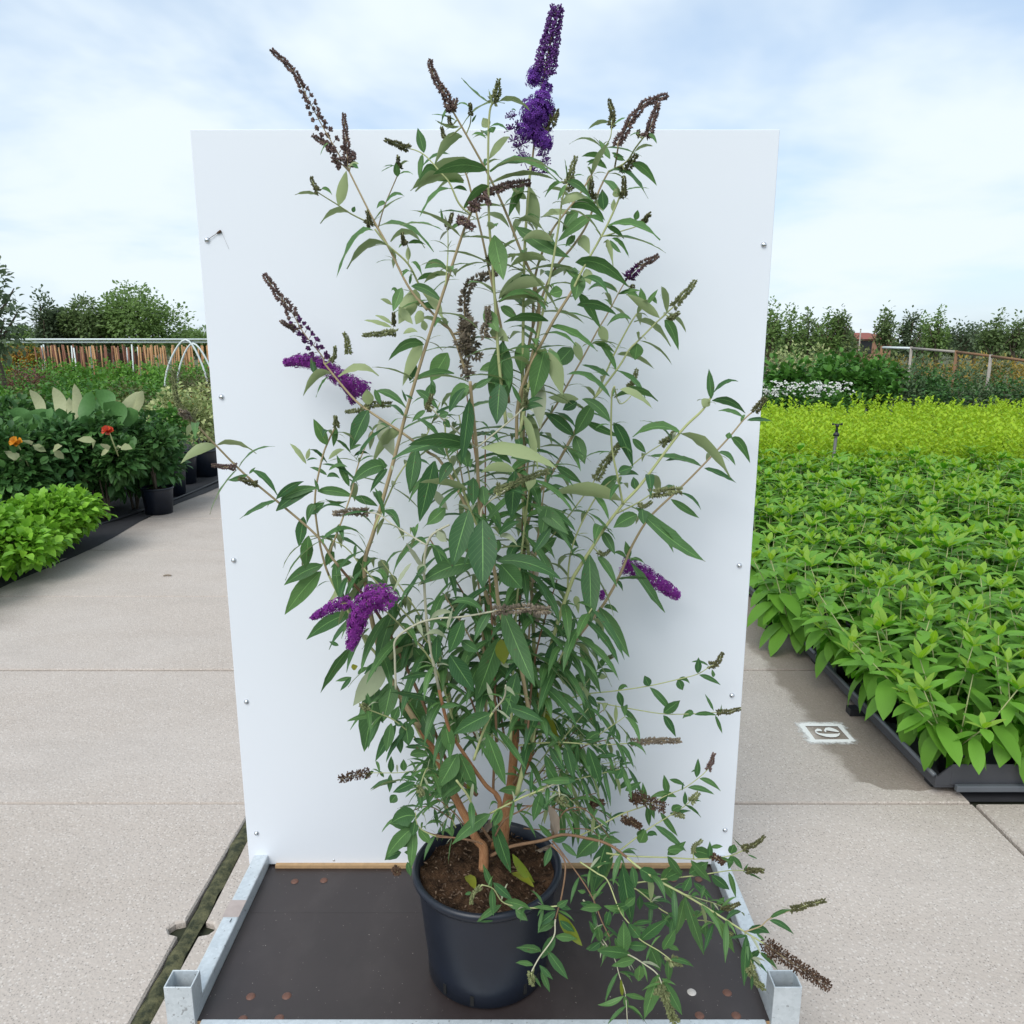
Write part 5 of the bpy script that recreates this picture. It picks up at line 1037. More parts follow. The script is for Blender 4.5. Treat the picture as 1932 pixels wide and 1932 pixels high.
def curved_leaf(L, W, tone, droop=.35):
    m = MB(); rows = []; at = []
    for i in range(6):
        t = i / 5; hw = W * .5 * (t ** .7) * ((1 - t) ** .8) / .37 + (.002 if i == 0 else 0)
        y = L * t * (1 - .12 * droop * t); z = -droop * L * t * t * .8; n_ = .25 * hw
        rows.append([(hw, y, z + n_), (0, y, z), (-hw, y, z + n_)]); at.append([(0, t, tone), (.5, t, tone), (1, t, tone)])
    m.quadstrip(rows, at); return m
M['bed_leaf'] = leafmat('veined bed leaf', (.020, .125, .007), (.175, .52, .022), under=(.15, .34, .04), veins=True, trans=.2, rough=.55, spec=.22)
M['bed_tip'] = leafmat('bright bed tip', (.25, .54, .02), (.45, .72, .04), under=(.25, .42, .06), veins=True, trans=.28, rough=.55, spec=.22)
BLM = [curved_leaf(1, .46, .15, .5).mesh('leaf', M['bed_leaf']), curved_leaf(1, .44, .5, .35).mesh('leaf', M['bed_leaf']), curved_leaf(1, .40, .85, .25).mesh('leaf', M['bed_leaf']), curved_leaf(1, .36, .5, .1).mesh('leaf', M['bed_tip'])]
def shoot_spec(r, h, base, lean):
    """(position, azimuth, pitch, length, mesh index) of the leaves of one upright shoot"""
    out = []; az = r.random() * 6.28; nn = max(4, int(h / .056))
    for k in range(nn):
        t = (k + 1) / nn; z = .05 + (h - .05) * t; p = base + Vector((lean.x * z, lean.y * z, z))
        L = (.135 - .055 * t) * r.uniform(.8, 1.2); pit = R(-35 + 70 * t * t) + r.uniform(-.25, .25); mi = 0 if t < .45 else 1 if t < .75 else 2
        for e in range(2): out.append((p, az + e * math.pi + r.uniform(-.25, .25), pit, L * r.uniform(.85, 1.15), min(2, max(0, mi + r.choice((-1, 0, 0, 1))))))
        az += math.pi / 2 + r.uniform(-.2, .2)
    p = base + Vector((lean.x * h, lean.y * h, h))
    for e in range(4): out.append((p, az + e * 1.57, R(42 + 18 * (e % 2)) + r.uniform(-.2, .2), r.uniform(.045, .075), 3))
    return out
def lmx(p, az, pit, L): return Matrix.Translation(p) @ Matrix.Rotation(az, 4, 'Z') @ Matrix.Rotation(pit, 4, 'X') @ Matrix.Scale(L, 4)
pot_m = MB(); pot_m.lathe([(.001, 0), (.055, 0), (.068, .10), (.071, .10), (.071, .11), (.064, .11), (.062, .095), (.001, .095)], n=14); POTM = pot_m.mesh('pot', M['potdark'])
VAR = []
for v in range(5):
    r = random.Random(200 + v); mbs = (MB(), MB()); st_ = MB()
    for s_ in range(4):
        a = r.random() * 6.28; q = .09 * math.sqrt(r.random()); b = Vector((q * math.cos(a), q * math.sin(a), 0)); h = r.uniform(.30, .48); ln = Vector((math.cos(a), math.sin(a), 0)) * r.uniform(.05, .5)
        st_.tube([b, b + Vector((ln.x * h, ln.y * h, h))], [.0035, .002], 4)
        for (p, az, pit, L, mi) in shoot_spec(r, h, b, ln):
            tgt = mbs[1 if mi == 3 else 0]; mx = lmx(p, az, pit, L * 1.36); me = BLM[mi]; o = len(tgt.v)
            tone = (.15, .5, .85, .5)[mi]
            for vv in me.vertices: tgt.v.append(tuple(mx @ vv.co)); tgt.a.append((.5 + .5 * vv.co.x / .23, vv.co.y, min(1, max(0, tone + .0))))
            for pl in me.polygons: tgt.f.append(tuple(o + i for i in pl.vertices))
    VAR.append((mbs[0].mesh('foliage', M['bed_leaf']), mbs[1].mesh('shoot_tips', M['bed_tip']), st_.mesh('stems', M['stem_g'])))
cnt = 0
y = 2.80; row = 0
while y < 8.55:
    x = TRX + .10 + (.10 if row % 2 else 0)
    while x < 7:
        jx, jy = x + rk.uniform(-.03, .03), y + rk.uniform(-.03, .03); pr = proj((jx, jy, .4))
        if pr[0] > 2010: break
        nearp = jy < 3.75 and pr[0] < 1975
        rt = thing('young_shrub', 'bright green young shrub at the path side rim with leaves spilling over' if x < TRX + .22 else 'bright green young shrub in the front row above the folded tray lip' if row == 0 else 'leafy bright green young shrub packed among others inside the tray bed', 'shrub', (jx, jy, .047), 0, 'young green shrubs packed in the tray bed')
        zz_ = rk.uniform(.80, 1.2)
        if nearp:
            link('pot', POTM, rt); sm = MB()
            for s_ in range(4):
                a = s_ * 1.57 + rk.random(); edge = (jx < TRX + .3) ; q = .07
                b = Vector((q * math.cos(a) * .5, q * math.sin(a) * .5, .09)); h = rk.uniform(.30, .40) * zz_; ln = Vector((math.cos(a), math.sin(a), 0)) * rk.uniform(.15, .6)
                if edge and math.cos(a) < 0: ln *= 1.7
                sm.tube([b, b + Vector((ln.x * h, ln.y * h, h))], [.0035, .002], 4)
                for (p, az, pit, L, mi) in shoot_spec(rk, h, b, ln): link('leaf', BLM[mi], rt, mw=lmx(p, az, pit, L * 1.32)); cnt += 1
            if edge or row == 0:        # low shoots hanging over the rim
                for a in ((2.6, 3.14, 3.7) if edge else ()) + ((4.5,) if row == 0 else ()):
                    a += rk.uniform(-.2, .2); b = Vector((0, 0, .10)); h = rk.uniform(.14, .24); ln = Vector((math.cos(a), math.sin(a), 0)) * rk.uniform(.75, 1.25)
                    sm.tube([b, b + Vector((ln.x * h, ln.y * h, h))], [.003, .002], 4)
                    for (p, az, pit, L, mi) in shoot_spec(rk, h, b, ln): link('leaf', BLM[mi], rt, mw=lmx(p, az, pit - .25, L * 1.25))
            sm.build('stems', M['stem_g'], rt)
        else:
            V = VAR[rk.randrange(5)]; rt.rotation_euler = (0, 0, rk.random() * 6.28); rt.scale = (zz_ * 1.12, zz_ * 1.12, zz_)
            tag(link('foliage', V[0], rt), kind='stuff'); tag(link('shoot_tips', V[1], rt), kind='stuff'); link('stems', V[2], rt, )
            if jy < 5.2 and jx < TRX + .4: link('pot', POTM, rt)
        x += .235
    y += .225 + (.02 if y > 5 else 0); row += 1
# the golden shrubs behind
GV = []
for v in range(4):
    r = random.Random(300 + v); a = MB(); b = MB()
    for s_ in range(20):
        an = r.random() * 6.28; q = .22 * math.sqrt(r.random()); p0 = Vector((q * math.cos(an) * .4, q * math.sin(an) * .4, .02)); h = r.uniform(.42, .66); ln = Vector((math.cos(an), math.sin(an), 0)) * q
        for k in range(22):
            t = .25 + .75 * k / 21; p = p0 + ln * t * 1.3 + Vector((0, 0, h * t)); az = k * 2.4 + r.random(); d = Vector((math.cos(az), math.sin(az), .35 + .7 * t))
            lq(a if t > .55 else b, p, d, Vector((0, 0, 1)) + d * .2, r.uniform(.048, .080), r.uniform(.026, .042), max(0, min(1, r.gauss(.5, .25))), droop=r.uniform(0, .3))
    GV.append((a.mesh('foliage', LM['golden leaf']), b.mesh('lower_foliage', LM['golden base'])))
y = 8.75; row = 0
while y < 15.0:
    x = 2.35 + .16 * (row % 2)
    while x < 12:
        jx, jy = x + rk.uniform(-.06, .06), y + rk.uniform(-.06, .06); pr = proj((jx, jy, .5))
        if pr[0] > 1990: break
        if pr[0] > 1385:
            rt = thing('golden_shrub', 'golden yellow shrub in the first row against the green tray bed' if row == 0 else 'low golden yellow leaved shrub inside the massed yellow bed', 'shrub', (jx, jy, 0), rk.random() * 6.28, 'golden shrubs in the yellow bed')
            rt.scale = (1.15, 1.15, rk.uniform(.80, 1.2)); V = GV[rk.randrange(4)]
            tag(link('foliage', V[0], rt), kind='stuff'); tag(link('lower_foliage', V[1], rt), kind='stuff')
        x += .40 + .012 * (y - 8.7)
    y += .40 + .03 * (y - 8.7); row += 1
# sprinkler
q = P(1572, 870, 8.55); top = P(1580, 800, 8.55)
sp_ = thing('sprinkler', 'grey sprinkler riser pipe with black head standing between green and yellow beds', 'sprinkler', (q.x, q.y, 0))
ax_ = (top - q); base_ = q - ax_ * (q.z / ax_.z)
def sl(t): return base_ + ax_ * t * (top.z / ax_.z) - Vector((q.x, q.y, 0))
T0 = .83
m = MB(); m.tube([sl(0), sl(T0)], .017, 10); m.build('riser_pipe', plain('grey pvc pipe', (.10, .10, .105), .5), sp_)
m = MB(); m.tube([sl(T0), sl(T0 + .012), sl(T0 + .013), sl(T0 + .045), sl(T0 + .055), sl(T0 + .07)], [.019, .019, .032, .033, .02, .018], 12); m.build('coupling', M['potdark'], sp_)
m = MB(); m.tube([sl(T0 + .003), sl(T0 + .009)], .0195, 12); m.build('collar', M['white_tube'], sp_)
m = MB(); m.tube([sl(T0 + .07), sl(T0 + .10), sl(.955), sl(.965), sl(1.0)], [.014, .014, .010, .02, .018], 10); m.build('nozzle', M['potdark'], sp_)
for sg in (-1, 1):
    m = MB(); c = sl(.985); m.tube(spline([c, c + Vector((sg * .03, 0, .012)), c + Vector((sg * .052, 0, .002)), c + Vector((sg * .048, 0, .026))], 3), .007, 6); m.build('nozzle_arm', M['potdark'], sp_)

# ------------------------------------------------------------------ generic shrubs
def shrub(name, label, px, Y, h, rx, n, L, W, mat, seed, group=None, z0=.1, tones=(.5, .28), ry=None, shell=.55, nl=7, cat='shrub', stems=4, X=None):
    X = XatY(px, Y, h * .6) if X is None else X
    rt = thing(name, label, cat, (X, Y, 0), 0, group)
    tag(clump(n, rx, ry or rx, z0, h, L, W, seed, shell, tones, nl=nl).build('foliage', LM[mat], rt), kind='stuff')
    stems_mesh(stems, h * .75, rx * .6, .008 + .006 * h, seed).build('branches', M['trunk'], rt); return rt
def tree(name, label, px, Y, pyTop, rx, n, L, mat, seed, group='trees beyond the nursery beds', z0f=.22, nl=12, shell=.5, pts=None):
    h = P(px, pyTop, Y).z; X = XatY(px, Y, h * .6); rt = thing(name, label, 'tree', (X, Y, 0), 0, group); r = random.Random(seed)
    tag(clump(int(n * (1.7 if name != 'upright_tree' else .8)), rx, rx, h * z0f, h, L * .66, L * .40, seed, shell, (.45, .3), nl=nl).build('crown', LM[mat], rt), kind='stuff')
    m = MB(); r0 = .025 * h + .03; m.tube(spline([(0, 0, -.06), (.03 * h, 0, h * .25), (-.01 * h, 0, h * .5), (0, 0, h * .8)], 4), [r0 * (1 - .065 * i) for i in range(13)], 8)
    for k in range(6):
        a = r.random() * 6.28; z = h * r.uniform(.22, .55); m.tube(spline([(0, 0, z), (math.cos(a) * rx * .35, math.sin(a) * rx * .35, z + h * .12), (math.cos(a) * rx * .7, math.sin(a) * rx * .7, z + h * .25)], 3), [r0 * .45, r0 * .4, r0 * .35, r0 * .3, r0 * .22, r0 * .16, r0 * .1], 5)
    m.build('trunk', M['trunk'], rt); return rt
# --- left beds
LB = 'shrubs of the left bed'
shrub('lime_shrub', 'low lime green shrub with crinkled leaves overhanging the path edge on the left', 0, 6.15, .54, .58, 2600, .075, .062, 'lime shrub', 1, LB, X=-3.76, z0=.03, stems=6, shell=.7)
shrub('lime_shrub', 'lime green crinkled shrub just in front of the one that overhangs the path', 0, 5.5, .54, .52, 2400, .075, .062, 'lime shrub', 2, LB, X=-3.92, z0=.03, shell=.7)
shrub('lime_shrub', 'lime green crinkled shrub set back from the path behind two others', 0, 6.0, .58, .55, 1500, .095, .075, 'lime shrub', 3, LB, X=-4.55, z0=.05)
DG = 'dark leafy shrubs of the left bed'
for i, (px, Y, h, rx) in enumerate(((15, 7.0, 1.02, .62), (105, 7.3, 1.05, .62), (190, 7.5, 1.02, .60), (245, 8.0, .98, .50), (45, 8.3, 1.15, .7), (150, 8.6, 1.12, .7))):
    shrub('dark_shrub', ('very dark green' if i % 2 == 0 else 'blue green') + ' leafy shrub massed behind the lime green ones on the left', px, Y, h, rx, 2300, .105, .062, 'dark shrub' if i % 2 == 0 else 'big leaf', 20 + i, DG, z0=.08, shell=.6)
# big upright pale leaves over the dark shrubs
bl = thing('broadleaf_plant', 'plant with big pale upright leaves standing out of the dark left shrubs', 'plant', (XatY(150, 7.9, .9), 7.9, 0)); bo = Vector(bl.location)
def bigleaf(px0, py0, px1, py1, Y, Wpx, mat, parent, tone=.6, bend=.04):
    a = P(px0, py0, Y); b = P(px1, py1, Y + rk.uniform(-.05, .05)); m = MB(); rows = []; at = []; d = (b - a); w = d.cross(Vector((0, 1, .3))).normalized(); nn = w.cross(d.normalized()); W = Wpx * Y / 1467
    for i in range(8):
        t = i / 7; hw = W * .5 * (t ** .6 * (1 - t) ** .65) / .42 + .002; c = a + d * t + nn * (bend * math.sin(t * 3.1)) - bo
        rows.append([c - w * hw + nn * hw * .3, c, c + w * hw + nn * hw * .3]); at.append([(0, t, tone), (.5, t, tone), (1, t, tone)])
    m.quadstrip(rows, at); m.build('leaf', LM[mat], parent)
for a in ((78, 790, 56, 735, 22), (112, 790, 100, 730, 26), (142, 798, 140, 724, 19), (215, 800, 270, 738, 30), (250, 785, 268, 738, 14), (125, 795, 130, 750, 16)): bigleaf(*a[:4], 7.6, a[4], 'pale big leaf', bl)
for a in ((150, 790, 172, 738, 26), (205, 775, 180, 736, 40), (120, 800, 40, 790, 40), (230, 800, 195, 760, 44), (90, 810, 20, 800, 44), (180, 800, 120, 825, 36), (60, 805, 15, 775, 34), (210, 805, 260, 775, 34)): bigleaf(*a[:4], 7.5, a[4], 'big leaf', bl, .9)
m = MB()
for px in (80, 112, 142, 215, 180): m.tube([(XatY(150, 7.9, .9) * 0 + (px - 150) * .002, 0, 0), P(px, 795, 7.6) - bo], [.02, .012], 6)
m.build('stalks', M['stem_g'], bl)
for px, py, Y, mt, lab in ((205, 812, 7.0, 'red petal', 'single red blossom among the dark shrubs left of the board'), (32, 833, 6.7, 'orange petal', 'single orange blossom among the dark shrubs at the left')):
    c = P(px, py, Y); ft = thing('blossom', lab, 'flower', c); m = MB()
    for k in range(9): lq(m, Vector((0, rk.uniform(-.03, .02), 0)), Vector((math.cos(k * 2.4) + .3, -.6 - .1 * k, math.sin(k * 2.4) * .5)), Vector((rk.uniform(-.5, .5), -1, .6)), .075, .075, rk.random())
    m.build('petals', LM[mt], ft); m = MB(); m.tube([(0, 0, 0), (0, .12, -.25)], .006, 5); m.build('stalk', M['stem_g'], ft)
for px, py, Y in ((100, 850, 6.9), (205, 850, 7.0), (40, 868, 6.7), (180, 832, 7.0), (228, 843, 7.2), (60, 840, 6.8)):
    c = P(px, py, Y); m = MB(); lq(m, Vector(), Vector((rk.uniform(-1, 1), -.4, rk.uniform(-.2, .5))), Vector((0, -.8, .6)), .15, .08, rk.random()); lq(m, Vector((0, .01, 0)), Vector((rk.uniform(-1, 1), .3, -.4)), Vector((0, -.8, .6)), .12, .07, rk.random())
    tag(m.build('pale_leaf_sprig', LM['pale big leaf'], loc=c), 'small pale cream leaf sprig showing among the dark shrubs of the left bed', 'leaf sprig', 'pale leaf sprigs in the dark left shrubs')
shrub('lime_shrub', 'lime green crinkled shrub ending the row towards the open path', 0, 5.0, .52, .50, 1500, .08, .065, 'lime shrub', 4, LB, X=-3.95, z0=.03, shell=.7)
# potted shrubs along the path
def bigpot(px, py, label, dia, h, cloth=True):
    c = G(px, py); rt = thing('plant_pot', label, 'pot', (c.x, c.y + dia / 2, .004))
    m = MB(); R0 = dia / 2; m.lathe([(.001, 0), (R0 * .84, 0), (R0 * .98, h * .94)], n=28); m.build('body', M['pot'], rt)
    m = MB(); m.lathe([(R0 * .975, h * .93), (R0 * 1.03, h * .93), (R0 * 1.03, h), (R0 * .96, h), (R0 * .93, h * .85)], n=28); m.build('rim', M['pot'], rt)
    m = MB(); m.lathe([(.001, h * .9), (R0 * .94, h * .88)], n=20); m.build('soil', M['soil'], rt); return rt
p1 = bigpot(288, 974, 'dark plastic pot at the path edge holding a bare legged shrub', .31, .27)
p2 = bigpot(335, 916, 'dark plastic pot behind the bare legged shrub on the left', .36, .34)
p3 = bigpot(372, 905, 'large dark plastic pot beside the hose near the board edge', .42, .36)
p4 = bigpot(318, 940, 'dark plastic pot squeezed between two others at the left path edge', .30, .33)
def potted(pt, label, h, rx, z0, n, L, W, mat, seed, h0=.24, legs=4, tones=(.5, .3)):
    x, y_, _ = pt.location; rt = thing('potted_shrub', label, 'shrub', (x, y_, h0))
    tag(clump(n, rx, rx, z0, h, L, W, seed, .5, tones, nl=8).build('foliage', LM[mat], rt), kind='stuff')
    stems_mesh(legs, z0 + (h - z0) * .5, rx * .45, .011, seed).build('branches', M['trunk'], rt)
potted(p1, 'dark leaved shrub on bare legs growing from the pot at the path edge', .80, .36, .24, 700, .075, .055, 'dark shrub', 41, legs=3)
potted(p2, 'cream variegated shrub in the pot behind the bare legged one', .92, .45, .2, 900, .07, .045, 'cream variegated', 42, .3)
potted(p3, 'cream and green variegated shrub in the large pot by the hose', .90, .42, .12, 900, .07, .042, 'cream variegated', 43, .32)
potted(p4, 'green shrub flecked with pale leaves in the squeezed in pot', .75, .32, .2, 600, .07, .045, 'mid shrub', 44, .29)
shrub('cream_shrub', 'cream variegated shrub in the second row behind the left pots', 300, 11.0, .92, .55, 800, .07, .045, 'cream variegated', 45, 'second row shrubs on the left')
shrub('cream_shrub', 'pale variegated shrub close to the board edge in the second row', 385, 11.6, .84, .50, 800, .07, .045, 'cream variegated', 46, 'second row shrubs on the left')
shrub('orange_grass', 'orange tinted low shrub between the cream shrubs and the heather', 392, 13.2, .98, .55, 900, .06, .02, 'orange grass', 47, 'second row shrubs on the left')
shrub('orange_grass', 'orange and yellow low shrub behind the cream shrubs', 350, 13.8, .92, .5, 800, .06, .02, 'orange grass', 48, 'second row shrubs on the left')
for i, (px, Y) in enumerate(((330, 16), (355, 15.6), (385, 16.2), (400, 17.2), (345, 17.4), (372, 17.6))):
    shrub('heather_clump', 'olive brown twiggy clump in the heather row left of the board', px, Y, 1.25, .42, 900, .10, .018, 'heather', 60 + i, 'heather row on the left', z0=.02, shell=.2)
i = 0
for Y in (10.5, 12, 13.5, 15.2, 17):
    for px in range(-20, 335, 42):
        if px > 270 and Y < 14: continue
        i += 1
        shrub('row_shrub', 'mid green bushy shrub in the crop rows behind the left bed', px + rk.uniform(-10, 10), Y + rk.uniform(-.3, .3), (.92 if Y < 13 else 1.10) * rk.uniform(.85, 1.1), .42 + .015 * Y, 420, .09, .055, ('mid shrub', 'olive', 'mid shrub', 'field green')[i % 4], 100 + i, 'crop row shrubs on the left', z0=.03, stems=2)
for Y in (19.5, 22, 25):
    for px in range(100, 400, 26):
        i += 1
        shrub('crop_plant', 'bright green crop plant in the rows before the stake fence', px + rk.uniform(-8, 8), Y, (1.12 if Y < 21 else 1.30) * rk.uniform(.9, 1.06), .42, 260, .12, .07, 'field green', 160 + i, 'crop plants before the stake fence', z0=.02, stems=2)
m = MB(); m.quadstrip([[(x, y_, .03 + .02 * math.sin(x * 3 + y_)) for x in (-30, -22, -16, -11)] for y_ in (24, 28, 32, 36)]); m.f = [tuple(reversed(f_)) for f_ in m.f]
tag(m.build('seedling_field', plain('pale green field', (.10, .19, .06), .9, var=.4, scale=2)), kind='structure')
for i, px in enumerate(range(-10, 105, 13)):
    shrub('red_plant', 'dull red leaved low plant in the strip at the far left', px, 20.5, 1.10, .40, 220, .08, .05, 'red strip' if 'red strip' in LM else lm('red strip', (.12, .05, .04), (.28, .15, .11)) and 'red strip', 240 + i, 'red plants strip', z0=.02, stems=1)
for i, px in enumerate(range(-10, 110, 12)):
    shrub('seedling_plant', 'pale green low plant in the far left field strip', px, 24 + (i % 2), 1.36, .5, 200, .10, .05, 'grey green shrub' if i % 2 else 'field green', 260 + i, 'pale plants in the far strip', z0=.02, stems=1)
# --- stake fence with white rail
FY = 28.0
fe = thing('stake_fence', 'long fence of bamboo and brown stakes under a white top rail left of the board', 'fence', (XatY(200, FY), FY, 0)); fo = Vector(fe.location)
zr = P(200, 640, FY).z; zr2 = P(200, 647, FY).z; zb = .25
m = MB(); m.tube([P(-40, 640.5, FY) - fo, P(430, 640.5, FY) - fo], .035, 6); m.build('top_rail', M['white_tube'], fe)
m = MB(); m.tube([P(-40, 646, FY + .1) - fo, P(430, 646, FY + .1) - fo], .028, 6); m.build('lower_rail', M['white_tube'], fe)
ST = {}
for mt in ('bamboo', 'redcane', 'white_tube'):
    s_ = MB(); s_.tube([(0, 0, 0), (0, 0, zr2)], .026, 5); ST[mt] = s_.mesh('stake', M[mt])
x = 72
while x < 430:
    mt = 'bamboo' if x > 272 else rk.choice(('redcane', 'redcane', 'bamboo', 'white_tube'))
    link('stake', ST[mt], fe, loc=(XatY(x, FY, 1.2) - fo.x, rk.uniform(-.15, .15), -.05), rot=(0, rk.uniform(-.07, .07), 0), scale=(1, 1, rk.uniform(.93, 1.0))); x += 3.0 if x > 272 else 3.6
m = MB(); m.box(XatY(-40, FY + .4, 1) - fo.x, XatY(278, FY + .4, 1) - fo.x, .35, .42, -.05, zr2 - .35); m.build('dark_screen', plain('dark brown screen', (.06, .035, .025), .9, var=.5, scale=1.5), fe, smooth=False)
for i, px in enumerate(range(2, 72, 11)):
    shrub('yellow_plant', 'yellow and orange plant behind the rail at the far left', px, FY + .2, P(px, 650, FY).z, .35, 200, .14, .09, 'orange grass' if i % 2 else 'ochre', 290 + i, 'yellow plants behind the rail', z0=.05, stems=2)
# tunnel hoops
for i, (xa, xt, xb, yt, Y) in enumerate(((301, 350, 388, 641, 17.5), (326, 364, 402, 648, 18.5))):
    a = P(xa, 700, Y); a.z = 0; b = P(xb + 8, 700, Y); b.z = 0; tp = P(xt, yt, Y)
    m = MB(); m.tube(spline([a, a + Vector(((tp.x - a.x) * .25, 0, tp.z * .62)), tp, b + Vector((-(b.x - tp.x) * .25, 0, tp.z * .62)), b], 6), .022, 6)
    tag(m.build('tunnel_hoop', M['white_tube']), ('taller' if i == 0 else 'lower') + ' pale metal tunnel hoop arching over the green rows left of the board', 'hoop', 'tunnel hoops')
# --- left trees
tree('round_tree', 'big round green tree behind the stake fence left of the board', 262, 46, 528, 2.7, 3600, .34, 'tree light', 301, nl=14)
tree('round_tree', 'darker bushy tree between the round tree and the small leaning one', 158, 45, 556, 1.6, 2600, .33, 'tree green', 302)
tree('round_tree', 'dark tree leaning over the fence towards the left bed', 112, 45, 580, 1.3, 1800, .33, 'tree dark', 303)
tree('slim_tree', 'thin dark tree with sparse pointed crown beyond the fence', 80, 44, 538, .95, 700, .34, 'tree dark', 304, nl=9)
tree('round_tree', 'small green tree low behind the fence against the board edge', 350, 58, 616, 2.0, 1600, .34, 'tree light', 305)
tree('round_tree', 'low green tree glimpsed behind the board edge', 395, 60, 614, 2.2, 1500, .34, 'tree light', 306)
tree('round_tree', 'rounded green tree between the two largest trees on the left', 215, 47, 566, 1.4, 2000, .33, 'tree green', 307)
tree('near_tree', 'nearer dark leaved tree reaching in from the left frame side', -22, 18, 470, 1.0, 800, .22, 'tree dark', 308, nl=9, z0f=.28)
tree('round_tree', 'faint low tree far behind the rail at the left', 40, 75, 612, 2.6, 1500, .4, 'tree light', 309)
# --- right background
RB = 'shrubs behind the yellow bed'
i = 0
for (px, Y, top, rx) in ((1462, 17.2, 672, .62), (1500, 17.0, 668, .68), (1545, 16.8, 664, .70), (1590, 16.5, 668, .72), (1635, 16.3, 670, .72), (1668, 16.6, 676, .6), (1570, 18.2, 662, .7), (1620, 18.4, 664, .7)):
    i += 1; shrub('broadleaf_shrub', 'tall mid green shrub with broad leaves behind the yellow bed', px, Y, P(px, top, Y).z, rx, 520, .17, .11, 'mid shrub', 400 + i, RB, z0=.1)
for (px, Y, top) in ((1700, 16.5, 690), (1745, 16.3, 692), (1790, 16.0, 694), (1835, 15.8, 697), (1880, 15.6, 700), (1925, 15.4, 700), (1965, 15.3, 698), (1720, 17.6, 684), (1770, 17.4, 686), (1820, 17.2, 688)):
    i += 1; shrub('hedge_shrub', 'dark fine leaved shrub in the low hedge right of the broad leaved ones', px, Y, P(px, top, Y).z, .78, 900, .075, .05, 'dark shrub' if i % 3 else 'grey green shrub', 400 + i, 'dark hedge shrubs', z0=.05)
for (px, Y) in ((1440, 15.7), (1470, 15.6), (1505, 15.5), (1540, 15.5), (1568, 15.6)):
    i += 1; rt = shrub('white_flowered_shrub', 'low shrub covered in flat white flower heads at the back of the yellow bed', px, Y, P(px, 722, Y).z, .48, 420, .09, .06, 'mid shrub', 400 + i, 'white flowered shrubs', z0=.05)
    m = MB(); h = P(px, 722, Y).z
    for k in range(26):
        a = rk.random() * 6.28; q_ = .45 * math.sqrt(rk.random()); c = Vector((q_ * math.cos(a), q_ * math.sin(a) - .1, h * rk.uniform(.72, 1.02)))
        for e in range(6): lq(m, c + Vector((rk.uniform(-.03, .03), rk.uniform(-.03, .03), rk.uniform(-.02, .02))), Vector((math.cos(e), math.sin(e), rk.uniform(-.4, .5))), Vector((rk.uniform(-.5, .5), -.9, 1)), .04, .036, rk.random())
    tag(m.build('blossoms', LM['white petal'], rt), kind='stuff')
for (px, Y, top, rx, mt, lab) in ((1500, 22, 640, .95, 'cream variegated', 'cream tiered shrub standing behind the broad leaved ones'), (1548, 22.5, 650, .9, 'cream variegated', 'second cream shrub right of the tiered one'), (1600, 24, 644, 1.1, 'olive', 'olive shrub with yellowish flowers beside the cream shrubs'), (1640, 25, 650, 1.0, 'olive', 'olive shrub below the distant red roof'), (1450, 23, 655, .8, 'heather', 'brown twiggy shrub at the board edge behind the broad leaved ones')):
    i += 1; shrub('back_shrub', lab, px, Y, P(px, top, Y).z, rx, 900, .11, .06, mt, 400 + i, 'shrubs in the back row on the right', z0=.2)
for j, px in enumerate(range(1660, 1990, 24)):
    shrub('ochre_plant', 'ochre yellow plant in the bed behind the wooden rail', px, 26 + (j % 3), P(px, 668 - 8 * (j % 2), 26).z, .7, 380, .16, .05, ('ochre', 'olive', 'ochre', 'grey green shrub')[j % 4], 450 + j, 'ochre plants behind the rail', z0=.05, stems=2)
# wooden rail fence
rf = thing('rail_fence', 'weathered wooden rail on brown posts running above the dark hedge on the right', 'fence', (XatY(1800, 19), 19, 0)); ro = Vector(rf.location)
RP = [(1664, 655.5, 23.0), (1720, 657, 22.0), (1805, 664, 20.0), (1870, 672, 18.6), (1960, 684, 17.0)]
for a, b, mt in zip(RP[:-1], RP[1:], ('white_tube', 'grey_wood', 'brown_wood', 'brown_wood')):
    m = MB(); m.tube([P(*a) - ro, P(*b) - ro], .034, 6); m.build('rail', M[mt], rf)
for (px, py, Y), mt in zip(RP, ('brown_wood', 'grey_wood', 'brown_wood', 'grey_wood', 'brown_wood')):
    t_ = P(px, py - 3, Y) - ro; m = MB(); m.tube([(t_.x, t_.y, -.06), t_], .038, 6); m.build('post', M[mt], rf)
# red roofed house and poles far away
HX = XatY(1632, 70); hs = thing('far_house', 'distant house with brick red roof between the trees on the right', 'house', (HX, 70, 0))
zt = P(1632, 627, 70).z; ze = P(1632, 640, 70).z
m = MB(); m.box(-2.2, 2.2, 0, 5, -.06, ze); m.build('wall', plain('brick wall', (.30, .16, .11), .9), hs, smooth=False)
m = MB(); m.poly([(-2.5, -.3, ze), (2.5, -.3, ze), (1.2, 2.5, zt), (-1.2, 2.5, zt)]); m.poly([(2.5, -.3, ze), (2.5, 5.3, ze), (1.2, 2.5, zt)]); m.poly([(-2.5, 5.3, ze), (-2.5, -.3, ze), (-1.2, 2.5, zt)]); m.poly([(2.5, 5.3, ze), (-2.5, 5.3, ze), (-1.2, 2.5, zt), (1.2, 2.5, zt)])
m.build('roof', plain('red roof tiles', (.24, .07, .05), .8, var=.2, scale=3), hs, smooth=False)
m = MB(); m.box(-.5, .5, -.02, .02, .9, 2.0); m.build('window', M['potdark'], hs, smooth=False)
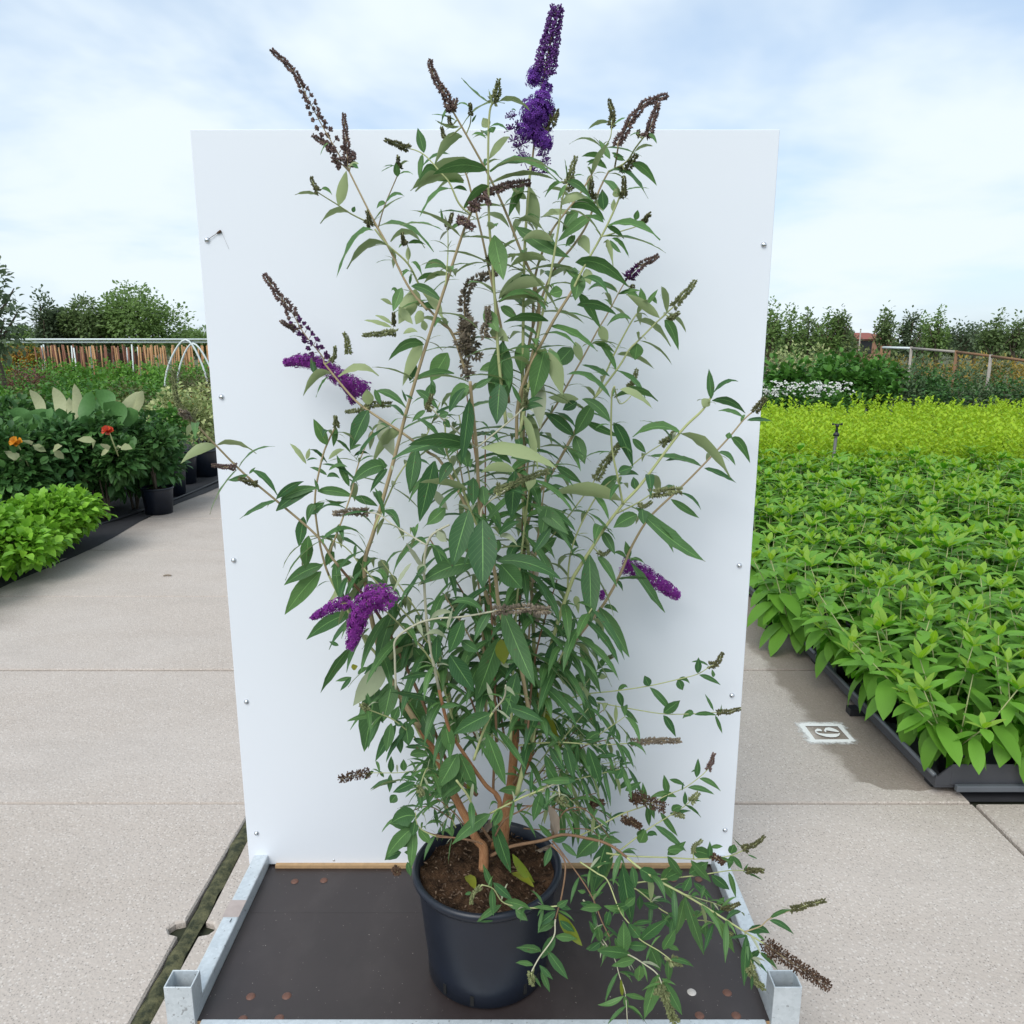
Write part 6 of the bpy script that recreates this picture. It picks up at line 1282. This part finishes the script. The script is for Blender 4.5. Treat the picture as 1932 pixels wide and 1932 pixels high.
for px, top, Y, lab in ((1624, 622, 50, 'pale pole standing before the distant red roof'), (1651, 624, 52, 'thin brown pole right of the distant red roof')):
    t_ = P(px, top, Y); m = MB(); m.tube([(t_.x, t_.y, -.06), t_], .04, 6); m.tube([t_, t_ + Vector((0, 0, .06))], [.055, .03], 6)
    tag(m.build('pole', M['grey_wood' if px < 1640 else 'brown_wood']), lab, 'pole')
# right trees
for j, (px, Y, top, rx, n, mt, lab) in enumerate((
    (1452, 32, 567, 1.0, 1600, 'tree light', 'tall green tree hard against the right board edge'),
    (1490, 34, 578, 1.2, 1300, 'tree light', 'feathery tree with thin upright shoots right of the board'),
    (1525, 35, 582, 1.2, 1200, 'tree green', 'second feathery tree with thin upright shoots right of the board'),
    (1560, 34, 585, 1.2, 1500, 'tree light', 'bushy tree in the clump right of the board'),
    (1588, 34, 574, 1.0, 1500, 'tree green', 'pointed tree at the open end of the clump right of the board'),
    (1600, 60, 622, .9, 700, 'tree dark', 'small far tree left of the red roof'),
    (1667, 36, 577, 1.1, 1600, 'tree green', 'grey green upright tree right of the red roof'),
    (1717, 36, 580, .95, 1200, 'tree dark', 'ragged dark tree behind the start of the wooden rail'),
    (1742, 38, 590, .8, 800, 'tree light', 'slim tree between the ragged tree and the broad bright one'),
    (1768, 36, 582, 1.15, 1600, 'tree light', 'broad bright green tree behind the wooden rail'),
    (1812, 60, 606, 1.9, 1400, 'tree dark', 'low dark blue green tree far beyond the rail'),
    (1840, 62, 612, 1.9, 1300, 'tree dark', 'second low dark tree far beyond the rail'),
    (1877, 34, 588, 1.15, 1600, 'tree green', 'rounded tree standing over the right end of the rail'),
    (1915, 34, 592, .9, 1200, 'tree green', 'smaller rounded tree beside the one over the rail end'),
    (1955, 36, 590, 1.0, 1000, 'tree light', 'tree cut by the right frame side beyond the rail'))):
    tree('upright_tree', lab, px, Y, top - 7, rx * (.66 if Y < 50 else 1), n, .24 if Y < 50 else .4, mt, 500 + j, z0f=.22, nl=10, shell=.15)
i = 0
for px in list(range(-30, 420, 30)) + list(range(1440, 2000, 30)):
    i += 1; shrub('far_bush', 'low far bush in the line along the horizon', px, 95, P(px, 640 if px < 900 else 638, 95).z * rk.uniform(.8, 1.15), 2.6, 320, .6, .4, 'tree dark' if i % 2 else 'tree green', 600 + i, 'far bushes along the horizon', z0=.1, stems=1)
